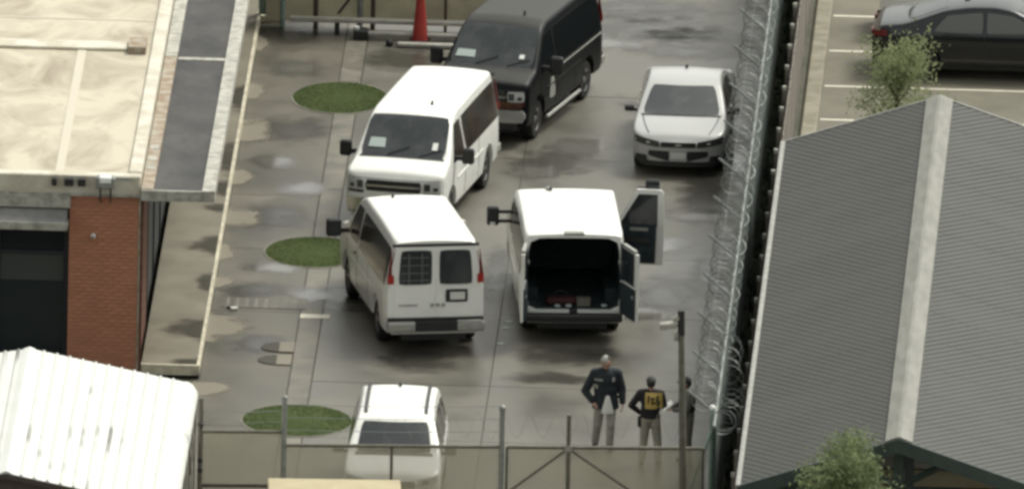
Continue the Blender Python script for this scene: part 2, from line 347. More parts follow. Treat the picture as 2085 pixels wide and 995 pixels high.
for px, py, rx, ry in ((500, 185, .42, .95), (490, 268, .72, 1.2), (470, 360, .55, .75), (455, 442, .85, .95), (445, 515, .35, .8), (430, 665, 1.0, 1.3), (440, 575, .5, .5), (505, 90, .3, .8)):
    p = G(px, py); stain('dry_stain', drym, -5.712, p.y, rx, ry, .008, 0, 'pale dry fan left on the wet lane beside the porch kerb', True)
p = G(418, 790); stain('dry_stain', drym, p.x-.1, p.y, .7, .75, .008, 0, 'pale dry patch on the lane past the porch corner')
for px, py, rx, ry in ((600, 265, 1.0, 1.5), (590, 60, 1.0, 2.2), (560, 440, .9, 1.6), (520, 590, .9, 1.0), (530, 700, .8, 1.1)):
    p = G(px, py); stain('wet_stain', oilm, p.x, p.y, rx, ry, .004, lab='dark damp patch on the lane concrete')
for px, py, rx, ry in ((850, 735, 1.2, 1.3), (1150, 725, 1.6, 1.1), (1130, 770, 1.4, .7), (820, 120, 1.2, 1.5), (1330, 60, 2.0, 1.6), (1385, 215, 1.8, 1.7), (1390, 105, 1.8, 1.0),
                       (1130, 330, 1.3, 1.6), (1350, 600, .9, 2.2), (1300, 20, 2.2, 1.4), (1420, 75, 1.6, 1.1), (1430, 400, .7, 3.0), (1440, 560, .5, 2.6), (700, 600, .7, 2.0), (1010, 560, .4, 3.0)):
    p = G(px, py); stain('wet_stain', oilm, p.x, p.y, rx, ry, .005, lab='dark tyre worn damp patch on the yard concrete')
for px, py, rx, ry in ((620, 385, .7, .9), (1420, 440, 1.0, .7), (560, 545, .8, .7), (1345, 500, .8, 1.0), (1180, 300, .9, 1.2), (1090, 350, .8, .9), (1300, 640, .9, .8), (900, 560, .3, .9), (630, 600, .6, .8), (1230, 90, 1.4, .7), (560, 330, .7, .8), (1500, 330, .5, 1.6), (610, 140, .8, 1.0)):
    p = G(px, py); stain('puddle', puddle, p.x, p.y, rx, ry, .007, lab='thin shiny film of water on the concrete')
# grass ovals
def grass(px, py, rx, ry, lab):
    p = G(px, py)
    n = 48
    t = tag(bpy.data.objects.new('grass_oval', None), lab, 'grass bed', kind='structure'); COL.objects.link(t); t.location = (p.x, p.y, 0)
    b = MB()
    ring = lambda k, q, z: ((rx+q)*math.cos(2*math.pi*k/n), (ry+q)*math.sin(2*math.pi*k/n), z)
    b.add([ring(k, q, z) for q, z in ((0, -.02), (0, .012), (.045, .012), (.06, -.02)) for k in range(n)], [(r_*n+k, r_*n+(k+1) % n, (r_+1)*n+(k+1) % n, (r_+1)*n+k) for r_ in range(3) for k in range(n)])
    b.build('concrete_rim', gutterm, t)
    b = MB(); b.add([(0, 0, .02)]+[ring(k, 0, .012) for k in range(n)], [(0, 1+k, 1+(k+1) % n) for k in range(n)]); b.build('turf', grassbase, t)
    b = MB(); vs, fs = [], []
    for i in range(3600):
        a, q = random.uniform(0, 2*math.pi), math.sqrt(random.random())
        x, y = rx*.985*q*math.cos(a), ry*.985*q*math.sin(a); h = random.uniform(.008, .022); an = random.uniform(0, math.pi); wd = .012
        k = len(vs); vs += [(x-wd*math.cos(an), y-wd*math.sin(an), .012), (x+wd*math.cos(an), y+wd*math.sin(an), .012), (x+random.uniform(-.03, .03), y+random.uniform(-.03, .03), .012+h)]
        fs.append((k, k+1, k+2))
    me = bpy.data.meshes.new('grass'); me.from_pydata(vs, [], fs); me.materials.append(grassm)
    tag(link('grass', me, t), kind='stuff')
grass(693, 200, .95, 1.28, 'oval of mown grass behind the front facing white van')
grass(640, 514, .97, 1.22, 'oval of mown grass beside the rear facing white van')
grass(605, 856, 1.07, 1.24, 'oval of mown grass behind the front fence beside the white SUV')
# drain, marks, small things on the lane
p = G(545, 618); t = thing('drain_grate', 'ribbed trench drain grate set across the lane', 'drain', (p.x, p.y, 0))
bx('grate_frame', driveway, -.95, .78, -.42, .42, .001, .008, t)
for k in range(18): bx('bar', gutterm if k % 2 else driveway, -.9+k*.093, -.9+k*.093+.055, -.38, .38, .009, .016, t)
p = G(640, 644); tag(bx('paint_mark', paintw, p.x-.28, p.x+.3, p.y-.16, p.y+.16, .003, .009), 'short white bar painted across the gutter strip beside the rear facing van', 'road marking', kind='structure')
for (px, py, lab) in ((583, 708, 'pale square plate on the lane, farther one of two by the gutter'), (577, 734, 'pale square plate on the lane, nearer one of two by the gutter')):
    p = G(px, py); t = thing('ground_plate', lab, 'plate', (p.x, p.y, 0), group='square plates on the lane')
    bx('plate', porchm, -.14, .16, -.38, .38, .008, .03, t, bev=.008)
    b = MB(); pts = [(-.14, -.36)]+[(-.14-.36*math.sin(math.pi*k/12), -.36*math.cos(math.pi*k/12)) for k in range(1, 12)]+[(-.14, .36)]
    b.prism(pts, .006, .02, axis='z'); b.build('dark_half_oval', jointm, t)  # dark half oval at the plate's left edge
p = G(470, 632); t = thing('litter', 'small white cup and black lid lying on the lane by the drain', 'litter', (p.x, p.y, 0))
MB().tube([(.0, 0, .04), (.13, .03, .045)], [.04, .03], 10).build('cup', paper, t, 40); MB().lathe([(0, .0), (.06, .0), (.055, .03), (0, .035)], 12, c=(-.03, .16, .012)).build('lid', blackpl, t)
for px, py, lb in ((1030, 668, 'pale paper scrap by the open van, middle of three'), (1020, 700, 'pale paper scrap by the open van, nearest the front fence'), (1036, 655, 'pale paper scrap by the open van, nearest its rear wheel')):
    p = G(px, py); b = MB(); b.box(-.07, .07, -.06, .06, .004, .012, mat=Matrix.Rotation(px*.7, 4, 'Z')); o = b.build('paper_scrap', papergr, None, loc=(p.x, p.y, 0)); tag(o, lb, 'litter', 'paper scraps by the open van')
# ------------------------------------------------------------------ vehicles
def lerp(pts, x):
    if x <= pts[0][0]: return pts[0][1]
    for (a, b), (c, d) in zip(pts, pts[1:]):
        if x <= c: return b+(d-b)*(x-a)/(c-a)
    return pts[-1][1]
class Body:
    def __init__(s, rear, nose, W, T, belt, tumble, B, wheels, wr, arch, nose_r=.5, nose_p=2.6, rear_r=.4, rear_t=.08, lean=0.0, cr=.1, crown=.02, soft=.07):
        s.rear, s.nose, s.Wm, s.T, s.belt, s.tumble, s.B0, s.wheels, s.wr, s.arch = rear, nose, W, T, belt, tumble, B, wheels, wr, arch
        s.nr, s.npow, s.rr, s.rt, s.lean, s.cr, s.crown, s.soft = nose_r, nose_p, rear_r, rear_t, lean, cr, crown, soft
    def plan(s, x):
        w = s.Wm
        if x > s.nose-s.nr:
            t = min(1, (x-(s.nose-s.nr))/s.nr); w *= max(0.0, 1-t**s.npow)**(1/s.npow)
        if x < s.rear+s.rr:
            t = (s.rear+s.rr-x)/s.rr; w *= 1-s.rt*t*t
        return w
    def front_x(s, y, off=0):
        q = min(1, abs(y)/s.Wm); return s.nose-s.nr+s.nr*max(0.0, 1-q**s.npow)**(1/s.npow)+off
    def top(s, x):
        return sum(lerp(s.T, x+d*s.soft) for d in (-1, -.5, 0, .5, 1))/5
    def bot(s, x):
        b = s.B0
        for xc in s.wheels:
            if abs(x-xc) < s.arch: b = max(b, s.wr+math.sqrt(s.arch**2-(x-xc)**2))
        return b
    def W(s, x, z):
        w = s.plan(x)
        if z > s.belt: w -= s.tumble*((z-s.belt)/.8)**1.15*min(1, w/s.Wm*1.0)
        elif z < .75: w -= .055*((.75-z)/.5)**2*min(1, w/s.Wm)
        return max(w, 0.0)
    def cut(s, x): return min(s.cr, .4*s.W(x, s.top(x)))
    def ring(s, x, inset=0.0, shear=True):
        T, B = s.top(x)-inset, s.bot(x)+inset; r = s.cut(x); Ts = max(T-r, B+.02); pts = []
        if r < .005: r = .005
        wb = s.W(x, B+.03); b0 = min(B, s.B0); pts += [(0.0, b0), (max(0, wb-.36), b0), (max(0, wb-.34), B), (max(0, wb-.08-inset), B)]
        for k in range(9):
            z = B+.03+(Ts-B-.03)*k/8; pts.append((max(0, s.W(x, z)-inset), z))
        yc = max(0, s.W(x, Ts)-r-inset)
        for a in (22, 45, 68, 90): pts.append((yc+r*math.cos(R(a)), Ts+r*math.sin(R(a))))
        for k in (1, 2, 3): pts.append((yc*(1-k/3), T+s.crown*(1-(1-k/3)**2)))
        full = pts+[(-y, z) for y, z in reversed(pts[1:-1])]
        return [(x+s.sh(x, z), y, z) for y, z in full]
    def sh(s, x, z):
        k = max(0, min(1, 1-(x-s.rear)/.5)); return s.lean*(z-.5)*k
    def xs(s):
        a = set(np.linspace(s.rear, s.nose-s.nr, 58).round(4))
        a |= {round(s.nose-s.nr+s.nr*math.sin(k/14*math.pi/2), 4) for k in range(15)}
        for xc in s.wheels:
            for t in np.linspace(0, math.pi, 15): a.add(round(xc+s.arch*math.cos(t), 4))
        for x, _ in s.T:
            if s.rear < x < s.nose: a.add(round(x, 4))
        l = sorted(a); o = [l[0]]
        for x in l[1:]:
            if x-o[-1] > .008: o.append(x)
        o[-1] = s.nose-.002
        return o
    def shell(s, rearcap=True):
        b = MB(); rs = [s.ring(x) for x in s.xs()]; n = len(rs[0])
        b.add([p for r in rs for p in r], [(i*n+k, i*n+(k+1) % n, (i+1)*n+(k+1) % n, (i+1)*n+k) for i in range(len(rs)-1) for k in range(n)])
        o = (len(rs)-1)*n; b.f.append(tuple(o+k for k in range(n))); b.mi.append(0)
        if rearcap: b.f.append(tuple(range(n-1, -1, -1))); b.mi.append(0)
        return b
    def side(s, sd, quad, off=.007):
        """panel function on the body side; quad = (x,z) corners lower-rear, lower-front, upper-front, upper-rear"""
        (a, b, c, d) = quad
        def fn(u, v, o):
            x = (a[0]*(1-u)+b[0]*u)*(1-v)+(d[0]*(1-u)+c[0]*u)*v
            z = (a[1]*(1-u)+b[1]*u)*(1-v)+(d[1]*(1-u)+c[1]*u)*v
            return (x+s.sh(x, z), sd*(s.W(x, z)+off+o), z)
        return fn
    def topz(s, x, y):
        T = s.top(x); r = s.cut(x); yc = max(.01, s.W(x, T-r)-r)
        return T+s.crown*(1-min(1, abs(y)/yc)**2)
    def ontop(s, x0, x1, w0, w1, off=.006, bow=0.0):
        def fn(u, v, o):
            y = (2*u-1)*(w0+(w1-w0)*v); x = x0+(x1-x0)*v+bow*(1-(2*u-1)**2)
            return (x+.5*(off+o), y, s.topz(x, y)+off+o)
        return fn
    def front(s, y0, y1, z0, z1, off=.01, z0b=None, z1b=None):
        def fn(u, v, o):
            y = y0+(y1-y0)*u; za = z0+((z0 if z0b is None else z0b)-z0)*u; zb = z1+((z1 if z1b is None else z1b)-z1)*u
            return (s.front_x(y, off+o), y, za+(zb-za)*v)
        return fn
    def back(s, y0, y1, z0, z1, off=.008, t0=0, t1=0):
        def fn(u, v, o):
            z = z0+(z1-z0)*v; ya, yb = y0+t0*v, y1+t1*v; y = ya+(yb-ya)*u
            return (s.rear+s.lean*(z-.5)-off-o, y, z)
        return fn
def wheel(t, x, y, r, wd, rim=rimm, hub=.62):
    b = MB(); h = wd/2
    b.lathe([(r*.6, -h), (r*.93, -h), (r, -h*.6), (r, h*.6), (r*.93, h), (r*.6, h), (r*.6, -h)], 24, 'y')
    w_ = b.build('wheel', rubber, t, 40, loc=(x, y, r)); sg = 1 if y > 0 else -1
    c = MB(); c.lathe([(0, sg*h*.75), (r*.14, sg*h*.8), (r*.2, sg*h*.55), (r*hub-.02, sg*h*.8), (r*hub, sg*h*.98), (r*hub, sg*h*.3)], 24, 'y')
    c.build('rim', rim, w_, 40)
    d = MB()
    for k in range(6):
        a = k*math.pi/3; d.box(-.028, .028, min(sg*h*.62, sg*h*.84), max(sg*h*.62, sg*h*.84), r*.2, r*hub*.85, mat=Matrix.Rotation(a, 4, 'Y'))
    d.build('wheel_slot', blackpl, w_)
    return w_
def mirror(t, x, y, z, sd, m=blackpl, size=(.12, .24, .3)):
    b = MB(); b.box(-size[0]/2, size[0]/2, 0, size[1], 0, size[2], bev=.035); b.box(-.03, .03, -.16, .02, .06, .14)
    o = b.build('mirror', m, t, loc=(x, y, z)); o.scale = (1, sd, 1)
    g = bx('mirror_glass', glassm, -size[0]/2-.006, -size[0]/2-.001, .03, size[1]-.03, .03, size[2]-.03, o)
    return o
VAN = dict(rear=-2.82, nose=2.67, W=1.0,
           T=[(-2.82, 2.0), (-2.7, 2.05), (-1.2, 2.075), (.7, 2.06), (1.0, 1.99), (1.12, 1.93), (1.9, 1.33), (2.3, 1.265), (2.54, 1.2), (2.63, 1.1), (2.67, .96)],
           belt=1.12, tumble=.17, B=.36, wheels=(-1.68, 1.75), wr=.375, arch=.45, nose_r=.3, nose_p=3.4, rear_r=.35, rear_t=.05, lean=.065, cr=.1, crown=.03)
def van_front(t, bd, chrome_bar=True, red=False):
    MB().panel(bd.ontop(1.88, 1.04, .86, .79, bow=.03), 12, 6, .02, .05).build('windshield', glassm, t, 50)
    MB().panel(bd.ontop(1.93, 1.865, .86, .84, .004, bow=.03), 12, 1, .01).build('cowl', blackpl, t)
    for y in (-.3, .35):
        MB().tube([(1.9, y, bd.topz(1.9, y)+.03), (1.72, y+.42, bd.topz(1.72, y+.42)+.03)], .009, 5).build('wiper', blackpl, t)
    MB().panel(bd.front(-.93, .93, 1.09, 1.1, .006), 16, 1, .012).build('hood_seam', blackpl, t)
    MB().panel(bd.front(-.56, .56, .86, 1.07, .012), 10, 3, .02, .04).build('grille', blackpl, t, 40)
    MB().panel(bd.front(-.57, .57, .945, .985, .03), 10, 1, .02).build('grille_bar', chrome if chrome_bar else blackpl, t)
    for sd in (-1, 1):
        h = MB().panel(bd.front(sd*.6, sd*.93, .88, 1.075, .014), 5, 2, .02, .06).build('headlight', lampm, t, 40)
        MB().panel(bd.front(sd*.62, sd*.74, .91, 1.045, .02), 2, 2, .012).build('lamp_cell', darklamp, h)
        MB().panel(bd.front(sd*.8, sd*.89, .91, .98, .02), 2, 2, .012).build('lamp_cell', darklamp, h)
        MB().panel(bd.front(sd*.6, sd*.93, .81, .865, .014), 5, 1, .02).build('turn_signal', darkred if red else darklamp, t)
    if red: MB().panel(bd.front(-.5, .9, .74, .88, .035), 10, 2, .02, .03).build('warning_light_panel', redglow, t)
    MB().panel(bd.front(-.95, .95, .48, .72, .06), 16, 3, .1, .05).build('bumper', chrome if not red else greypl, t, 40)
    MB().panel(bd.front(-.8, .8, .34, .48, .03), 12, 1, .08).build('air_dam', blackpl, t)
    MB().panel(bd.front(-.27, .03, .52, .65, .07), 3, 1, .01).build('licence_plate', plate_m, t)
    MB().tube([(.55, .3, 2.07), (.52, .3, 2.16)], [.035, .02], 8).build('antenna', blackpl, t)
def van_common(t, bd, p, sg=None):
    sg = sg or sideglass
    for x in bd.wheels:
        for y in (-.83, .83): wheel(t, x, y, bd.wr, .25)
    bx('underbody', blackpl, bd.rear+.1, bd.nose-.25, -.64, .64, .22, .85, t)
    for sd in (-1, 1):
        MB().panel(bd.side(sd, [(-.05+.62, 1.22), (1.62, 1.22), (1.08, 1.86), (.57, 1.88)]), 6, 4, .015, .04).build('side_window', sg, t, 50)
        MB().panel(bd.side(sd, [(-2.62, 1.2), (.42, 1.2), (.42, 1.88), (-2.62, 1.88)]), 18, 4, .015, .03).build('side_window', sg, t, 50)
        for x in (.5, -.75, 1.66): MB().panel(bd.side(sd, [(x-.008, .45), (x+.008, .45), (x+.008, 1.9 if x < 1 else 1.2), (x-.008, 1.9 if x < 1 else 1.2)], .004), 1, 6, .006).build('door_seam', blackpl, t)
        MB().panel(bd.side(sd, [(-1.15, .86), (1.25, .86), (1.25, .9), (-1.15, .9)], .012), 14, 1, .014).build('rub_strip', p, t)
        MB().box(-.06, .06, 0, .03, 0, .03).build('door_handle', blackpl, t, loc=(.7, sd*(bd.W(.7, 1.05)+(.0 if sd > 0 else .03)), 1.04))
def van_rear(t, bd, p):
    for sd, lab in ((1, 0), (-1, 0)):
        a, b = (.012, .83) if sd > 0 else (-.83, -.012)
        d = MB().panel(bd.back(a, b, .62, 1.93, .012, 0 if sd > 0 else .05, -.05 if sd > 0 else 0), 8, 10, .015, .02).build('rear_door', p, t, 50)
        a, b = (.075, .74) if sd > 0 else (-.74, -.075)
        w_ = MB().panel(bd.back(a, b, 1.25, 1.87, .024, .0 if sd > 0 else .05, -.05 if sd > 0 else 0), 6, 6, .015, .05).build('window', glassm, d, 50)
    MB().box(-.012, .012, -.008, .008, 0, 1.3).build('door_gap', blackpl, t, loc=(bd.rear+.05, 0, .62), rot=(0, R(3.7), 0))
    b = MB()
    for z in (1.33, 1.46, 1.6, 1.74): b.panel(bd.back(.14, .68, z-.008, z+.008, .034), 4, 1, .012)
    for y in (.27, .53): b.panel(bd.back(y-.012, y+.012, 1.27, 1.81, .036), 1, 4, .012)
    b.build('window_guard', M('guard_steel', (.11, .115, .115), .5), t)
    MB().panel(bd.back(-.86, .86, 1.935, 1.985, .01), 12, 1, .012).build('door_header_seal', blackpl, t)
    for sd in (-1, 1):
        l = MB().panel(bd.side(sd, [(-2.81, 1.28), (-2.775, 1.28), (-2.785, 1.84), (-2.81, 1.84)], .006), 2, 4, .02).build('tail_light', darkred, t, 40)
        MB().panel(bd.back(sd*.87, sd*.95, 1.42, 1.88, .012, 0, -sd*.07), 2, 4, .02).build('upper_lens', darkred, l)
        MB().panel(bd.back(sd*.83, sd*.96, 1.27, 1.43, .018), 3, 2, .02, .04).build('lower_lens', redlens, l)
    pf = MB().panel(bd.back(-.64, -.2, .93, 1.16, .03), 2, 2, .02, .03).build('plate_holder', blackpl, t)
    MB().panel(bd.back(-.585, -.29, .975, 1.11, .038), 2, 2, .01).build('licence_plate', plate_m, pf)
    b = MB()
    for k in range(9): b.panel(bd.back(.36+k*.042, .36+k*.042+.028, .868, .9, .03), 1, 1, .008)
    b.build('badge', greypl, t)
    b = MB()
    for k in range(3): b.panel(bd.back(.03-.11*k, .1-.11*k, .85+(k == 1)*.006, .91, .03), 2, 1, .008)
    b.build('badge', greypl, t)
    b = MB(); b.box(bd.rear-.17, bd.rear+.1, -.97, .97, .42, .6, bev=.03); bp_ = b.build('rear_bumper', greypl, t)
    bx('step_pad', blackpl, bd.rear-.176, bd.rear-.02, -.42, .42, .44, .606, bp_)
    bx('bumper_top', greypl, bd.rear-.165, bd.rear-.0, -.9, -.43, .601, .612, bp_)
    bx('bumper_gap', blackpl, bd.rear-.05, bd.rear+.12, -.95, .95, .6, .66, t)
def place(t, x, y, hx, hy, sz=1.0, z=0.0):
    t.location = (x, y, z); t.rotation_euler = (0, 0, math.atan2(hy, hx)); t.scale = (1, 1, sz)
def head(deg, toward=False):
    """heading clockwise from +Y seen from above"""
    d = (math.sin(R(deg)), math.cos(R(deg))); return (-d[0], -d[1]) if toward else d
VZ = 1.05
bd = Body(**VAN)
# van facing the camera
t = thing('white_van', 'white passenger van facing the camera with paper on its dashboard, nose behind another van', 'van', group='white vans in the yard')
bd.shell().build('body', white_p, t, 38); van_common(t, bd, white_p); van_front(t, bd); van_rear(t, bd, white_p)
MB().panel(bd.ontop(1.74, 1.56, .17, .15, .012), 3, 2, .008).build('dash_paper', papergr, t, loc=(0, -.55, -.0))
MB().panel(bd.ontop(1.74, 1.6, .055, .05, .014), 2, 2, .008).build('windshield_sticker', paper, t, loc=(0, .62, -.0))
for sd in (-1, 1): mirror(t, 1.42, sd*1.12, 1.2, sd)
place(t, -1.92, 3.0, *head(10, True), VZ)
# van seen from behind
t = thing('white_van', 'white passenger van seen from behind, closed rear doors with barred left window', 'van', group='white vans in the yard')
bd.shell().build('body', white_p, t, 38); van_common(t, bd, white_p); van_front(t, bd); van_rear(t, bd, white_p)
mirror(t, 1.42, 1.16, 1.2, 1, blackpl, (.14, .3, .32)); mirror(t, 1.42, -1.12, 1.2, -1, white_p, (.12, .2, .24))
place(t, -1.78, -6.0, *head(-12, False), 1.10)
# black van
t = thing('black_van', 'black van with glossy dark sides parked behind the front facing white van', 'van')
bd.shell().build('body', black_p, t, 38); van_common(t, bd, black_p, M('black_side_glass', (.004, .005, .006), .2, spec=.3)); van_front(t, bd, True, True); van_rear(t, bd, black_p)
MB().panel(bd.ontop(1.76, 1.62, .2, .18, .012), 3, 2, .008).build('dash_paper', papergr, t, loc=(0, -.56, 0))
MB().panel(bd.ontop(1.72, 1.64, .05, .05, .014), 2, 2, .008).build('windshield_sticker', paper, t, loc=(0, .6, 0))
MB().panel(bd.side(1, [(.62, .6), (1.06, .62), (.98, 1.0), (.78, 1.02)], .012), 3, 3, .01, .1).build('door_decal', greypl, t)
MB().panel(bd.side(1, [(-2.6, 1.1), (.35, 1.1), (.35, 1.13), (-2.6, 1.13)], .012), 14, 1, .012).build('belt_trim', greypl, t)
MB().tube([(-1.1, 1.0, .3), (1.2, 1.0, .3)], .035, 8).build('running_board', greypl, t)
for sd in (-1, 1): mirror(t, 1.42, sd*1.12, 1.2, sd, blackpl, (.13, .26, .34))
place(t, -.32, 10.55, *head(14.5, True), VZ)
# van with open doors
t = thing('open_van', 'white cargo van seen from behind with its rear doors and front door wide open', 'van', group='white vans in the yard')
VAN3 = dict(VAN); VAN3.update(W=1.05, tumble=.075, cr=.075)
bo = Body(**VAN3)
sh_ = bo.shell(rearcap=False)
# opening frame: outer rear ring to a rounded rectangular opening, then a dark cargo bay
n = len(bo.ring(bo.rear)); ro = bo.ring(bo.rear)
def opening(x, k):
    y0, z0, z1 = .92, .6, 1.965
    a = 2*math.pi*k/n-math.pi/2; cx, sx_ = math.cos(a), math.sin(a); e = 9
    rr = (abs(cx)**e+abs(sx_)**e)**(-1/e)
    z = (z0+z1)/2+(z1-z0)/2*rr*sx_; yy = y0*rr*cx*(1-.035*max(0, z-1.2)/.7)
    return (x+(bo.lean*(z-.5)), yy, z)
op = [opening(bo.rear-.004, k) for k in range(n)]
o = len(sh_.v); sh_.add(ro+op, [(k, (k+1) % n, (k+1) % n+n, k+n) for k in range(n)])
sh_.build('body', white_p, t, 38)
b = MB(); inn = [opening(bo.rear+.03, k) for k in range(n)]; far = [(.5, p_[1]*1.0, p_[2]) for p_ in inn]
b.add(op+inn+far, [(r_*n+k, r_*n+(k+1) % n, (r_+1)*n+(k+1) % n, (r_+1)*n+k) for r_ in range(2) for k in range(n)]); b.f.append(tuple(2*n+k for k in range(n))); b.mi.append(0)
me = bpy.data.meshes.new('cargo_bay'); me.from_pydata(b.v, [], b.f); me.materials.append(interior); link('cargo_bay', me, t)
van_front(t, bo)
for sd in (-1, 1): bx('wheel_box', interior, -2.16, -1.2, min(sd*.66, sd*.93), max(sd*.66, sd*.93), .605, .86, t)
for x in bo.wheels:
    for y in (-.83, .83): wheel(t, x, y, bo.wr, .25)
bx('underbody', blackpl, bo.rear+.1, bo.nose-.25, -.68, .68, .22, .565, t)
for sd in (-1, 1):
    if sd > 0: MB().panel(bo.side(sd, [(.57, 1.22), (1.62, 1.22), (1.08, 1.86), (.57, 1.88)]), 6, 4, .015, .04).build('side_window', sideglass, t, 50)
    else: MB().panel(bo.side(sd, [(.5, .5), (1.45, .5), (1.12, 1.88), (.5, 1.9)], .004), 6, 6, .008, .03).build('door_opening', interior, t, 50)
    MB().panel(bo.side(sd, [(-2.6, 1.2), (.42, 1.2), (.42, 1.88), (-2.6, 1.88)]), 18, 4, .015, .03).build('side_window', sideglass, t, 50)
    MB().panel(bo.side(sd, [(-1.15, .86), (.4, .86), (.4, .9), (-1.15, .9)], .012), 14, 1, .014).build('rub_strip', white_p, t)
b = MB(); b.box(bo.rear-.17, bo.rear+.1, -.97, .97, .4, .545, bev=.03); b.build('rear_bumper', blackpl, t)
bx('sill_plate', steelm, bo.rear-.1, bo.rear+.02, -.86, .86, .57, .615, t); bx('sill_latch', blackpl, bo.rear-.11, bo.rear+.02, -.08, .08, .56, .618, t)
MB().box(bo.rear+.06, bo.rear+.24, -.2, .2, 2.02, 2.075, bev=.02).build('brake_light', greypl, t)
MB().box(.55, .65, .28, .4, 2.08, 2.14, bev=.02).build('roof_aerial', greypl, t)
for sd in (-1, 1):
    l = MB().panel(bo.side(sd, [(-2.81, 1.2), (-2.72, 1.2), (-2.72, 1.86), (-2.81, 1.86)], .01), 2, 4, .015).build('tail_light', darkred, t)
# rear doors: hinge at the rear corner, local +x runs along the shut door toward the middle
def barn_door(sd, ang):
    d = bpy.data.objects.new('rear_door', None); COL.objects.link(d); d.parent = t; d.location = (bo.rear-.02, sd*.96, 0)
    # closed direction is -sd*y ; opening swings the free end backwards (-x)
    d.rotation_euler = (0, 0, math.atan2(-sd, 0)+(-sd)*R(ang))
    s_ = 1 if sd < 0 else -1      # inner face side (towards the cargo bay, +x when shut)
    y0, y1 = 0, .07
    def b_(nm, m, x0, x1, z0, z1, ya=0.0, yb=.07, bev=0):
        a_, c_ = sorted((-s_*ya, -s_*yb)); return bx(nm, m, x0, x1, a_, c_, z0, z1, d, bev)
    b_('door_skin', white_p, 0, .84, .55, 1.2, -.02, .03, .015)
    b_('trim_panel', interior, .05, .79, .58, 1.17, .031, .07)
    b_('window_frame', interior, 0, .09, 1.2, 1.9, -.02, .05); b_('window_frame', white_p, .75, .84, 1.2, 1.86, -.02, .05)
    b_('window_frame', greypl, .09, .75, 1.84, 1.92, -.02, .05)
    b_('window', glassm, .09, .75, 1.2, 1.84, .005, .015)
    b_('latch', greypl, .7, .78, 1.0, 1.06, .071, .085); b_('hinge', greypl, -.02, .06, .7, .76, .031, .08); b_('hinge', greypl, -.02, .06, 1.5, 1.56, .051, .09)
    return d
barn_door(-1, 108); barn_door(1, 97)
# front passenger door, hinged at the windshield post and swung out
d = bpy.data.objects.new('front_door', None); COL.objects.link(d); d.parent = t; d.location = (1.45, -1.04, 0); d.rotation_euler = (0, 0, R(80))
poly = [(0, .48), (-.95, .48), (-.97, 1.2), (-.95, 1.84), (-.9, 1.9), (-.45, 1.9), (0, 1.25)]
MB().prism([(0, .48), (-.95, .48), (-.97, 1.22), (0, 1.22)], -.06, .02).build('door_skin', white_p, d)
MB().prism([(-.84, 1.22), (-.97, 1.22), (-.95, 1.87), (-.9, 1.93), (-.42, 1.93), (.02, 1.22), (-.06, 1.22), (-.46, 1.84), (-.84, 1.84)], -.02, .04).build('window_frame', white_p, d)
MB().prism([(-.84, 1.2), (-.06, 1.2), (-.46, 1.84), (-.84, 1.84)], .0, .012).build('window', glassm, d)
MB().prism([(-.03, .52), (-.8, .52), (-.82, 1.24), (-.03, 1.24)], .021, .07).build('trim_panel', interior, d)
bx('arm_rest', blackpl, -.7, -.2, .071, .12, .92, 1.0, d); bx('grab_handle', greypl, -.66, -.3, .071, .085, 1.14, 1.2, d)
mirror(t, 1.5, -1.62, 1.8, -1, blackpl, (.1, .28, .28))
# long two-arm mirror on the left
mm = MB().box(-.06, .06, .28, .52, 0, .36, bev=.03).build('tow_mirror', blackpl, t, loc=(1.42, .98, 1.2))
bx('mirror_arm', blackpl, -.03, .03, -.05, .3, .05, .11, mm); bx('mirror_arm', blackpl, -.03, .03, -.05, .3, .23, .29, mm)
bx('mirror_glass', paper, -.068, -.061, .36, .46, .0, .07, mm)
place(t, 1.22, -4.72, *head(-5.0, False), VZ)
OPEN = t
# things lying in the cargo bay
def cargo(name, label, cat, lx, ly, fn, group=None):
    bpy.context.view_layer.update()
    p_ = OPEN.matrix_world @ Vector((lx, ly, .61)); o = thing(name, label, cat, p_, OPEN.rotation_euler.z, group); fn(o); return o
cargo('red_bag', 'dark red bag lying on the cargo floor of the open van', 'bag', bo.rear+.42, .22, lambda o: (MB().box(-.16, .16, -.3, .3, 0, .15, bev=.05).build('bag', redbag, o, 40), MB().tube([(0, -.15, .19), (0, -.08, .27), (0, .08, .27), (0, .15, .19)], .014, 6).build('strap', blackcloth, o)))
cargo('cream_box', 'small cream box lying on the cargo floor of the open van', 'box', bo.rear+.36, -.22, lambda o: (MB().box(-.1, .1, -.13, .13, 0, .13).build('box', creambox, o), bx('lid', creambox, -.105, .105, -.135, .135, .131, .15, o)))
for i, (lx, ly, lab) in enumerate(((.14, .3, 'crumpled white paper at the left of the open van floor'), (.16, .08, 'crumpled white paper in the middle of the open van floor'), (.2, -.62, 'crumpled white paper at the right of the open van floor'))):
    cargo('crumpled_paper', lab, 'paper', bo.rear+lx, ly, lambda o: MB().ball((0, 0, .035), .05, 6, 4, (1, 1.4, .7)).build('paper', papergr, o), 'papers in the open van')
